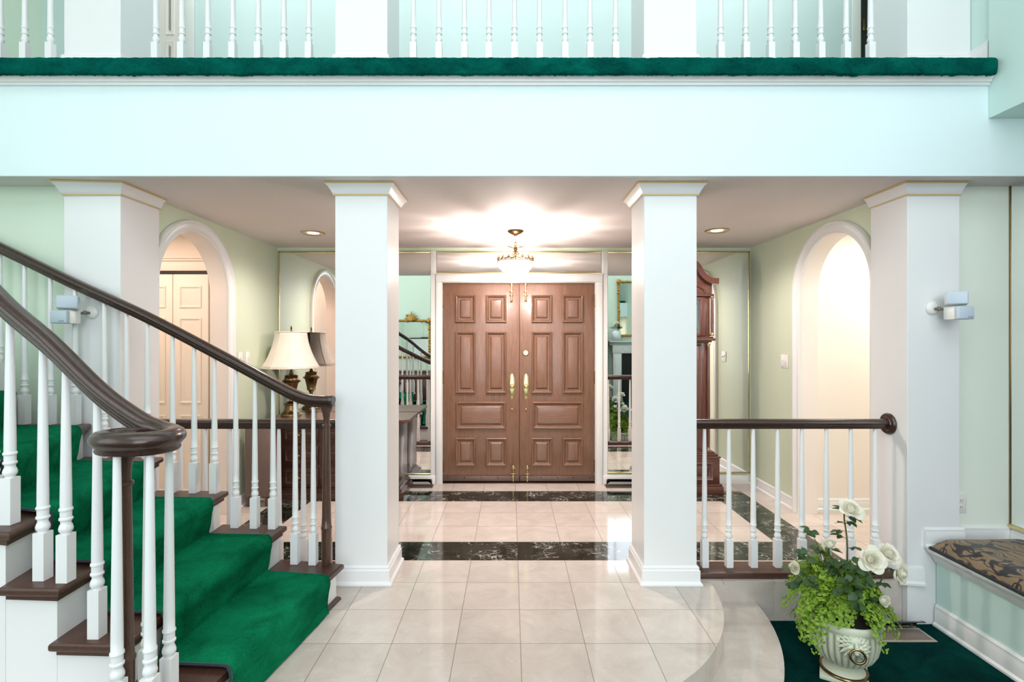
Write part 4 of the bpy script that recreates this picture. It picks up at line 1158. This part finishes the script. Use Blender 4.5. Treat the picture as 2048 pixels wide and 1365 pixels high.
# ================================================================== PLANTER, FERN, ROSES
UX, UY, UZ = 1.663, 2.56, LOW + .001
urn = thing('planter_urn', (UX, UY, UZ), 'fluted pale green urn with lion mask on the dark green carpet', 'planter', 'lion mask urns')
fl = lambda a, r, z: 1 - (.060 * abs(math.sin(a * 15)) ** 4 if (  .075 < z < .255 and r > .06) else 0)
ub = MB().lathe([(.050, .062), (.072, .072), (.102, .090), (.128, .115), (.146, .150), (.155, .19), (.157, .225), (.155, .252), (.150, .258), (.152, .266), (.160, .272), (.163, .288), (.162, .304), (.156, .310), (.148, .308), (.143, .296), (.141, .279), (.0, .277)], 300, None, fl, caps=True)
part('bowl', ub, M['urnf'], urn, local=True, angle=80)
part('foot', MB().lathe([(.098, .021), (.098, .03), (.088, .04), (.062, .05), (.052, .058), (.056, .066)], 40), M['urn'], urn, local=True)
part('gilded_band', MB().tube([(.099 * math.cos(2 * PI * i / 48), .099 * math.sin(2 * PI * i / 48), .029) for i in range(48)], .0085, 8, True), M['antique'], urn, local=True)
part('plinth', MB().box(-.102, .102, -.102, .102, 0, .0215, .004, mat=Matrix.Rotation(math.radians(-32), 4, 'Z')), M['urn'], urn, local=True)
part('soil', MB().lathe([(.140, .2785), (.11, .290), (0, .298)], 32, caps=False), M['soil'], urn, local=True)
# lion mask: built facing -Y then turned to its azimuth
ldir = Vector((-.29, -.957, 0)).normalized(); lang = math.atan2(ldir.y, ldir.x) + PI / 2
LM = Matrix.Rotation(lang, 4, 'Z') @ Matrix.Translation((0, -.152, .232)) @ Matrix.Rotation(-.34, 4, 'X') @ Matrix.Scale(1.15, 4)
lm = MB(); 
lm.ball((0, 0, 0), .034, 1, .62, 1.12, 20, 14)
for rr, n, L, w, dy, ph in ((.030, 19, .034, .0075, .002, 0), (.026, 17, .024, .0065, -.010, .2), (.024, 15, .015, .005, -.017, .1)):
    for i in range(n):
        a = 2 * PI * i / n + ph
        if math.sin(a) < -.86: continue
        c, s = math.cos(a), math.sin(a)
        p0 = Vector((rr * c * .9, dy, rr * s * 1.05)); p1 = Vector(((rr + L * .55) * c, dy + .0 - .004, (rr + L * .55) * s)); p2 = Vector(((rr + L) * c - .006 * s, dy + .010, (rr + L) * s + .006 * c))
        lm.tube([p0, p0.lerp(p1, .5) + Vector((0, -.003, 0)), p1, p2], [w * .8, w, w * .75, .0015], 7)
lm.ball((0, -.020, .018), .020, 1.15, .55, .8)
for s in (-1, 1):
    lm.ball((s * .012, -.0235, .012), .0085, 1.3, .5, .55, rot=Matrix.Rotation(s * -.35, 4, 'Y'))
    lm.ball((s * .0115, -.021, .004), .0045)
    lm.ball((s * .017, -.016, -.006), .011, 1, .8, 1)
    lm.ball((s * .0075, -.028, -.014), .0095, 1.05, .9, .8)
    lm.ball((s * .032, -.008, .03), .010, 1, .5, 1)
lm.tube([(0, -.019, .022), (0, -.027, .008), (0, -.033, -.006)], [.0065, .006, .0075], 10)
lm.ball((0, -.034, -.008), .0075, 1.25, .7, .7)
lm.ball((0, -.022, -.027), .009, 1.1, .8, .8)
lm.tube([(-.013, -.030, -.021), (0, -.034, -.0185), (.013, -.030, -.021)], .0022, 6)
lm.bm.transform(LM)
mask = part('lion_mask', lm, M['urn'], urn, local=True, angle=60)
rm = MB().tube([(.027 * math.cos(2 * PI * i / 36), -.030 - .004 * math.sin(2 * PI * i / 36), -.036 + .025 * math.sin(2 * PI * i / 36)) for i in range(36)], .0048, 10, True); rm.bm.transform(LM)
place('ring', rm.mesh('ring', M['antique']), mask)

fern = thing('maidenhair_fern', (UX, UY, UZ + .297), 'bright green maidenhair fern spilling from the fluted urn', 'fern', 'maidenhair ferns in urns')
rnd = random.Random(11)
fo, fs = MB(), MB()
def leaflet(b, p, d, n, size, r):
    """fan shaped leaflet with a lobed outer edge"""
    d = d.normalized(); s = d.cross(n).normalized(); n = s.cross(d)
    v0 = b.bm.verts.new(p); vs = []
    for i in range(7):
        a = (-1.05 + 2.1 * i / 6); rr = size * (1.0 if i % 2 == 0 else .88) * (1 - .12 * (i in (0, 6)))
        vs.append(b.bm.verts.new(p + d * rr * math.cos(a) + s * rr * math.sin(a) + n * size * (.16 if i in (0, 6) else -.08) * r))
    for a, c in zip(vs, vs[1:]): b.bm.faces.new((v0, a, c))
for q in range(160):
    az = rnd.uniform(0, 2 * PI)
    if q < 64: az = rnd.uniform(PI * .75, PI * 1.65)       # fuller towards the room side
    elif q < 92: az = rnd.uniform(-1.35, .5)
    el = rnd.uniform(-.25, 1.35)
    if abs(math.atan2(math.sin(az - 4.42), math.cos(az - 4.42))) < .62: el = rnd.uniform(.12, 1.15); wedge = True
    else: wedge = False
    hx, hy = math.cos(az), math.sin(az)
    left = max(0, -hx)
    rad = (.235 + .05 * left) * rnd.uniform(.55, 1.02)
    end = Vector((rad * math.cos(el) * hx - .02, rad * math.cos(el) * hy - .01, (.27 + .07 * left) * math.sin(max(el, -.22)) * rnd.uniform(.7, 1.05) - (.03 if el < .2 else 0)))
    if wedge: end.x *= .70; end.y *= .70; end.z = max(end.z, .035)
    p0 = Vector((.07 * hx * rnd.random(), .07 * hy * rnd.random(), .0))
    mid = p0.lerp(end, .55) + Vector((0, 0, .07 + .05 * (1 - max(0, el))))
    pts_ = CAP([p0, mid, end], 7)
    for p in pts_:
        if p.z < .016 and math.hypot(p.x, p.y) < .18: p.z = .016
    fs.tube(pts_, [.0010] * len(pts_), 4)
    nn = len(pts_)
    for i in range(4, nn):
        pt = pts_[i]; dd = (pts_[i] - pts_[i - 1]).normalized()
        side = dd.cross(Vector((0, 0, 1)))
        side = side.normalized() if side.length > 1e-4 else Vector((1, 0, 0))
        t = i / nn; outw = (pt + Vector((0, 0, .02))).normalized()
        for s in (-1, 1):
            for rep in range(4 if t < .85 else 3):
                off = side * s * (rep * .013 + rnd.uniform(.002, .012)) * (1.35 - t) + dd * rnd.uniform(-.008, .008) + Vector((0, 0, rnd.uniform(-.008, .008)))
                dr2 = dd * .5 + side * s * rnd.uniform(.3, 1.0) + Vector((0, 0, rnd.uniform(-.5, .2)))
                nrm = outw + Vector((rnd.uniform(-.6, .6), rnd.uniform(-.9, .3), rnd.uniform(-.2, .7)))
                q3 = pt + off
                if q3.z < .03 and math.hypot(q3.x, q3.y) < .185: q3.z = .03
                leaflet(fo, q3, dr2, nrm.normalized(), rnd.uniform(.008, .0155), rnd.uniform(-1, 1))
part('foliage', fo, M['fern'], fern, local=True, smooth=False)['kind'] = 'stuff'
part('stems', fs, M['stem'], fern, local=True)['kind'] = 'stuff'

rose = thing('rose_plant', (UX, UY, UZ + .297), 'white rose plant with dark leaves rising from the fluted urn', 'roses', 'white roses in urns')
def rose_head(c, R, axis, seed, bud=False):
    r = random.Random(seed); b = MB()
    A = Vector(axis).normalized(); q = Vector((0, 0, 1)).rotation_difference(A).to_matrix().to_4x4(); mt = Matrix.Translation(c) @ q
    n = 17 if bud else 27; k = 1.0 if not bud else 1.45
    for i in range(n):
        t = i / 26.0; ph = i * 2.39996 + r.uniform(-.15, .15)
        rm = .10 + .60 * t; rt = .05 + 1.0 * t ** 1.7; zt = .46 - .40 * t ** 2.0; zm = .16 - .12 * t; W = 1.25 - .52 * t; wob = r.uniform(-1, 1); sc = r.uniform(.92, 1.08)
        def pet(u, v):
            uu = (u - .5) * 2; vv = v * (1 - .16 * uu * uu)
            rho = (1 - vv) ** 2 * .03 + 2 * vv * (1 - vv) * rm * 1.25 + vv * vv * rt
            z = (1 - vv) ** 2 * -.34 + 2 * vv * (1 - vv) * (zm - .02) + vv * vv * zt
            curl = max(0, vv - .78) / .22
            rho += curl * curl * .10 * t; z -= curl * curl * .12 * t
            z += .03 * math.sin(uu * 4 + wob * 3) * vv * t
            rho -= .05 * uu * uu * vv * t
            an = ph + uu * W * (.45 + .55 * math.sin(PI * min(1, .12 + .75 * v)))
            return mt @ Vector((R * k * sc * rho * math.cos(an), R * k * sc * rho * math.sin(an), R * k * z))
        b.grid(pet, 7, 7)
    b.ball(Vector(c) + A * R * k * .10, R * k * .06, 1, 1, 2.2, 10, 8, rot=q)
    return b
def R3(px, py, Y): return Vector(((px - 1022) * Y / 1024 - UX, Y - UY, 1.44 - (py - 680) * Y / 1024 - UZ - .297))
heads = [((1702, 1018), 2.50, .064, (.08, -.66, .75), 0), ((1659, 1090), 2.52, .042, (-.2, -.35, .9), 1), ((1588, 1137), 2.47, .040, (-.35, -.85, .4), 1),
         ((1743, 1120), 2.44, .068, (-.12, -.9, .42), 0), ((1778, 1108), 2.53, .062, (.22, -.75, .62), 0), ((1803, 1148), 2.48, .056, (.35, -.85, .05), 0), ((1766, 1202), 2.40, .040, (.05, -.95, .3), 1)]
lf = MB()
def rleaf(b, p, d, size, up=Vector((0, 0, 1))):
    d = d.normalized(); s = d.cross(up); s = s.normalized() if s.length > 1e-3 else Vector((1, 0, 0)); n = s.cross(d)
    def f(u, v):
        w = .36 * math.sin(PI * u ** .8) ** .9
        vv = (v - .5) * 2
        return p + d * size * u + s * size * w * vv + n * size * (.10 * abs(vv) * w * 2 - .22 * u * u)
    b.grid(f, 7, 4)
rr_ = random.Random(5)
for i, ((px, py), Y, R, ax, bud) in enumerate(heads):
    c = R3(px, py, Y); A = Vector(ax).normalized()
    b0 = Vector((c.x * .25 + rr_.uniform(-.02, .02), c.y * .25 + rr_.uniform(-.02, .02), .0))
    tip = c - A * R * .25
    mid = b0.lerp(tip, .55) + Vector((0, 0, .05)); m2 = tip - A * .05
    path = CAP([b0, mid, m2, tip], 5)
    st = part('stem', MB().tube(path, [.0042 - .0012 * k / len(path) for k in range(len(path))], 7), M['stem'], rose, local=True)
    part('flower', rose_head(c, R, ax, 20 + i, bool(bud)), M['petal'], rose, local=True, angle=70)
    nl = 7 if i == 0 else 5
    for k in range(nl):
        t = .35 + .5 * k / nl; j = int(t * (len(path) - 1)); p = path[j]; a = rr_.uniform(0, 2 * PI)
        d = Vector((math.cos(a), math.sin(a), rr_.uniform(-.1, .5))).normalized(); e = p + d * .035
        lf.tube([p, e], .0012, 4)
        for sgn in (-1, 0, 1):
            dd = (d + d.cross(Vector((0, 0, 1))) * sgn * .9 + Vector((0, 0, -.25))).normalized()
            rleaf(lf, e - d * (.012 if sgn else 0), dd, rr_.uniform(.032, .048))
for (px, py, Y) in ((1603, 1094, 2.5), (1625, 1068, 2.52), (1615, 1110, 2.5), (1600, 1165, 2.45), (1622, 1165, 2.44), (1588, 1168, 2.46), (1640, 1100, 2.52), (1690, 1130, 2.45), (1705, 1150, 2.42), (1690, 1180, 2.42), (1712, 1190, 2.40), (1730, 1170, 2.42), (1740, 1155, 2.42), (1675, 1150, 2.48), (1722, 1215, 2.38), (1700, 1165, 2.40), (1716, 1140, 2.44), (1680, 1125, 2.5), (1698, 1128, 2.47), (1670, 1128, 2.5)):
    e = R3(px, py, Y); b0 = Vector((e.x * .3, e.y * .3, 0)); pth = CAP([b0, b0.lerp(e, .6) + Vector((0, 0, .05)), e], 4)
    lf.tube(pth, .0016, 5)
    d0 = Vector((e.x, e.y, .02)).normalized()
    for k in range(4):
        a = rr_.uniform(-1.8, 1.8); d = Matrix.Rotation(a, 3, 'Z') @ d0 + Vector((0, 0, rr_.uniform(-.6, .2)))
        rleaf(lf, e + Vector((rr_.uniform(-.015, .015), rr_.uniform(-.015, .015), rr_.uniform(-.02, .02))), d, rr_.uniform(.036, .056), Vector((rr_.uniform(-1.1, 1.1), rr_.uniform(-1.3, .3), 1)))
part('leaves', lf, M['leafd'], rose, local=True, angle=80)['kind'] = 'stuff'

TREE = list(bpy.data.objects)
for src, lab in ((urn, 'fluted lion mask urn near the curved step, seen only in the mirror'), (fern, 'maidenhair fern in the urn seen only in the mirror'), (rose, 'white rose plant in the urn seen only in the mirror')):
    o = copy_tree(src); o.location = (src.location.x + .06, src.location.y - 1.36, src.location.z); o['label'] = lab
    o.rotation_euler = (0, 0, .7)

# ================================================================== LIVING ROOM (seen in the mirrors)
def gilt_mirror(cx, z0, z1, w, y, crest, label):
    t = thing('gilt_mirror', (cx, y, z0), label, 'mirror')
    part('glass', MB().box(cx - w, cx + w, y + .001, y + .02, z0, z1), M['mirror'], t, smooth=False)
    r = random.Random(3); f = MB()
    ring = [(cx - w, z0), (cx + w, z0), (cx + w, z1), (cx - w, z1)]
    for (a, c) in zip(ring, ring[1:] + ring[:1]):
        f.tube([(a[0], y + .03, a[1]), (c[0], y + .03, c[1])], .032, 10)
        L = math.hypot(c[0] - a[0], c[1] - a[1]); n = int(L / .07)
        for i in range(n + 1):
            s = i / n; x = a[0] + (c[0] - a[0]) * s; z = a[1] + (c[1] - a[1]) * s
            f.ball((x + r.uniform(-.012, .012), y + .045, z + r.uniform(-.012, .012)), r.uniform(.022, .042), 1, .7, 1, 8, 6)
    for (x, z) in ring: f.ball((x, y + .05, z), .065, 1, .6, 1.2, 10, 8)
    fr = part('frame', f, M['gilded'], t)
    if crest:
        g = MB()
        for i in range(7):
            a = PI * (.12 + .76 * i / 6); L = .26 if i == 3 else .2
            g.tube([(cx, y + .05, z1), (cx + .55 * L * math.cos(a), y + .06, z1 + .6 * L * math.sin(a)), (cx + L * math.cos(a), y + .05, z1 + L * math.sin(a))], [.035, .03, .008], 8)
        for i in range(9): g.ball((cx + r.uniform(-.12, .12), y + .06, z1 + r.uniform(0, .15)), .035, 1, .7, 1, 8, 6)
        part('crest', g, M['gilded'], t)
    return t
gilt_mirror(-2.68, .98, 1.95, .48, -3.598, True, 'carved gilt mirror with leafy crest, reflected beside the double door')
sb = thing('sideboard', (-2.75, -3.3, LOW + .0005), 'dark wood sideboard below the carved gilt mirror', 'sideboard')
part('body', MB().box(-3.4, -2.15, -3.55, -3.12, LOW + .1, .60, .006), M['mahog'], sb); part('top', MB().box(-3.43, -2.12, -3.56, -3.09, .601, .63, .006), M['mahog'], sb)
for i in range(3):
    d = part('door', MB().box(-3.38 + i * .41, -2.99 + i * .41, -3.119, -3.105, LOW + .14, .56, .004), M['mahog'], sb)
    place('knob', MB().ball((-3.03 + i * .41, -3.095, .2), .014).mesh('knob', M['gold']), d)
for x in (-3.36, -2.19):
    for y in (-3.52, -3.15): part('leg', MB().box(x - .03, x + .03, y - .03, y + .03, LOW + .0008, LOW + .0995), M['mahog'], sb)

fp = thing('fireplace_mantel', (3.5, -3.45, LOW + .0005), 'carved white fireplace mantel reflected beside the double door', 'fireplace')
mx0, mx1 = 2.62, 4.40
for x in (mx0 + .10, mx1 - .32):
    pil = MB(); pil.box(x, x + .22, -3.59, -3.38, LOW + .0008, 1.08, .004); pil.box(x - .02, x + .24, -3.59, -3.36, LOW + .0008, -.09, .004); pil.box(x + .04, x + .18, -3.38, -3.365, 0, .98, .004)
    part('pilaster', pil, M['white'], fp)
part('frieze', MB().box(mx0 + .08, mx1 - .08, -3.59, -3.37, 1.081, 1.29, .004), M['white'], fp)
fr = MB(); r_ = random.Random(9)
for i in range(30): fr.ball((mx0 + .3 + i * .04, -3.368, 1.18 + .05 * math.sin(i * 1.3)), .018, 1.2, .4, 1.2, 8, 6)
part('carving', fr, M['white'], fp)
sh = MB(); sh.sweep([(mx1, -3.59, 1.291), (mx1 - .0, -3.40, 1.291), (mx0, -3.40, 1.291), (mx0, -3.59, 1.291)], [(-.1, 0), (.01, 0), (.03, .03), (.05, .06), (.09, .08), (.10, .09), (.10, .115), (-.1, .115)])
sh.box(mx0 + .05, mx1 - .05, -3.59, -3.45, 1.30, 1.405)
part('shelf', sh, M['white'], fp)
part('firebox', MB().box(mx0 + .34, mx1 - .34, -3.59, -3.5, LOW + .0008, 1.07), M['black'], fp)
gilt_mirror(3.52, 1.55, 3.0, .62, -3.598, False, 'tall gilt framed mirror above the white mantel')
def vase(x, y, z, s, label, lab2):
    v = thing('vase', (x, y, z), label, 'vase')
    part('body', MB().lathe([(.05 * s, 0), (.085 * s, .03 * s), (.10 * s, .10 * s), (.095 * s, .19 * s), (.07 * s, .22 * s), (.08 * s, .25 * s), (.075 * s, .25 * s), (.06 * s, .2 * s)], 28, caps=True), M['vase'], v, local=True)
    f = thing('flower_bouquet', (x, y, z + .26 * s), lab2, 'flowers'); g = MB(); r = random.Random(4)
    for i in range(120):
        a = r.uniform(0, 2 * PI); e = r.uniform(.1, 1.4); L = r.uniform(.05, .11) * s
        rleaf(g, Vector((L * math.cos(a) * math.cos(e), L * math.sin(a) * math.cos(e), L * math.sin(e))), Vector((math.cos(a), math.sin(a), .2)), .05 * s)
    part('leaves', g, M['leafd'], f, local=True)
    for i in range(16):
        a = r.uniform(0, 2 * PI); e = r.uniform(.1, 1.4); L = r.uniform(.10, .15) * s
        part('flower', rose_head(Vector((L * math.cos(a) * math.cos(e), L * math.sin(a) * math.cos(e), L * math.sin(e) + .02)),   .045 * s, (math.cos(a), math.sin(a), 1), 60 + i, True), M['petal'], f, local=True)
vase(2.80, -3.37, 1.4075, 1.2, 'white porcelain vase at the end of the mantel', 'white roses in the porcelain vase on the mantel')
cab = thing('tall_cabinet', (2.3, -3.4, LOW + .0005), 'dark wood cabinet beside the white mantel', 'cabinet')
part('body', MB().box(2.02, 2.52, -3.58, -3.22, LOW + .0008, 1.60, .006), M['mahog'], cab); part('top', MB().box(1.99, 2.55, -3.59, -3.19, 1.601, 1.65, .01), M['mahog'], cab)
for x in (2.04, 2.275):
    d = part('door', MB().box(x, x + .225, -3.219, -3.2, -.1, 1.56, .005), M['mahog'], cab); place('knob', MB().ball((2.25 if x < 2.2 else 2.29, -3.19, .7), .012).mesh('knob', M['gold']), d)

# ================================================================== LIGHT
def area(name, loc, rot, sx, sy, power, col, spread=PI):
    l = bpy.data.lights.new(name, 'AREA'); l.shape = 'RECTANGLE'; l.size = sx; l.size_y = sy; l.energy = power; l.color = col; l.spread = spread
    o = bpy.data.objects.new(name, l); COL.objects.link(o); o.location = loc; o.rotation_euler = rot; return o
def point(name, loc, power, col, rad=.05):
    l = bpy.data.lights.new(name, 'POINT'); l.energy = power; l.color = col; l.shadow_soft_size = rad
    o = bpy.data.objects.new(name, l); COL.objects.link(o); o.location = loc; return o
def spot(name, loc, power, col, size=2.75, rad=.09):
    l = bpy.data.lights.new(name, 'SPOT'); l.energy = power; l.color = col; l.spot_size = size; l.spot_blend = 1.0; l.shadow_soft_size = rad
    o = bpy.data.objects.new(name, l); COL.objects.link(o); o.location = loc; return o
DAY = (.91, .965, 1.03); WARM = (1.0, .69, .56); WARM2 = (1.0, .84, .78)
for i, w in enumerate(WX):
    area('window_daylight', ((w[0] + w[1]) / 2, -3.66, (WZ[0] + WZ[1]) / 2), (PI / 2, 0, 0), w[1] - w[0] - .1, WZ[1] - WZ[0] - .1, K_WIN, DAY)
area('window_daylight', (3.2, -3.66, 4.15), (PI / 2, 0, 0), 2.2, 1.4, K_WIN * .8, DAY)  # daylight of the added clerestory, brightens the window seat side
area('overhead_fill', (.2, -.9, TOP - .03), (0, 0, 0), 6.4, 3.6, K_OVERHEAD, DAY)  # unseen soft panel added under the closed ceiling to brighten the whole room
area('side_fill', (-4.28, -1.2, 2.6), (0, -PI / 2, 0), 3.0, 3.4, K_SIDE, DAY)  # unseen fill added at the living room wall, no window there
point('chandelier_bulb', (HX, HY, 2.085), K_CH, WARM2, .03)
for x, y in ((-1.70, 4.40), (1.73, 4.30)): spot('downlight', (x, y, CEIL - .02), K_DL, WARM2)
area('hall_lamp', (-3.15, 3.75, CEIL - .02), (0, 0, 0), .9, .6, K_HL, WARM)
area('hall_lamp', (3.35, 3.75, CEIL - .02), (0, 0, 0), 1.0, .6, K_HR, (1, .87, .80))
area('balcony_ceiling_light', (0, 4.0, TOP - .03), (0, 0, 0), 6.5, .9, K_BAL, (.95, 1, .99))
w = bpy.data.worlds.new('daylight'); SC.world = w; w.use_nodes = True
w.node_tree.nodes['Background'].inputs[0].default_value = (.75, .88, 1, 1); w.node_tree.nodes['Background'].inputs[1].default_value = 1.0

# ================================================================== CAMERA
cam = bpy.data.cameras.new('camera'); cam.lens = 18.0; cam.sensor_width = 36.0; cam.sensor_fit = 'HORIZONTAL'
cam.shift_x = 2 / 2048; cam.shift_y = -2.5 / 2048; cam.clip_start = .05; cam.clip_end = 60
co = bpy.data.objects.new('camera', cam); COL.objects.link(co); co.location = (0, 0, 1.44); co.rotation_euler = (PI / 2, 0, 0)
SC.camera = co
vs = SC.view_settings
SC.display_settings.display_device = 'sRGB'
vs.view_transform = 'Standard'; vs.look = 'None'; vs.gamma = 1.0; vs.exposure = EXPO; vs.use_curve_mapping = False
SC.cycles.max_bounces = 10; SC.cycles.diffuse_bounces = 5; SC.cycles.glossy_bounces = 5; SC.cycles.transparent_max_bounces = 24; SC.cycles.transmission_bounces = 6
SC.cycles.caustics_reflective = False; SC.cycles.caustics_refractive = False; SC.cycles.sample_clamp_indirect = 6.0
SC.cycles.use_denoising = True
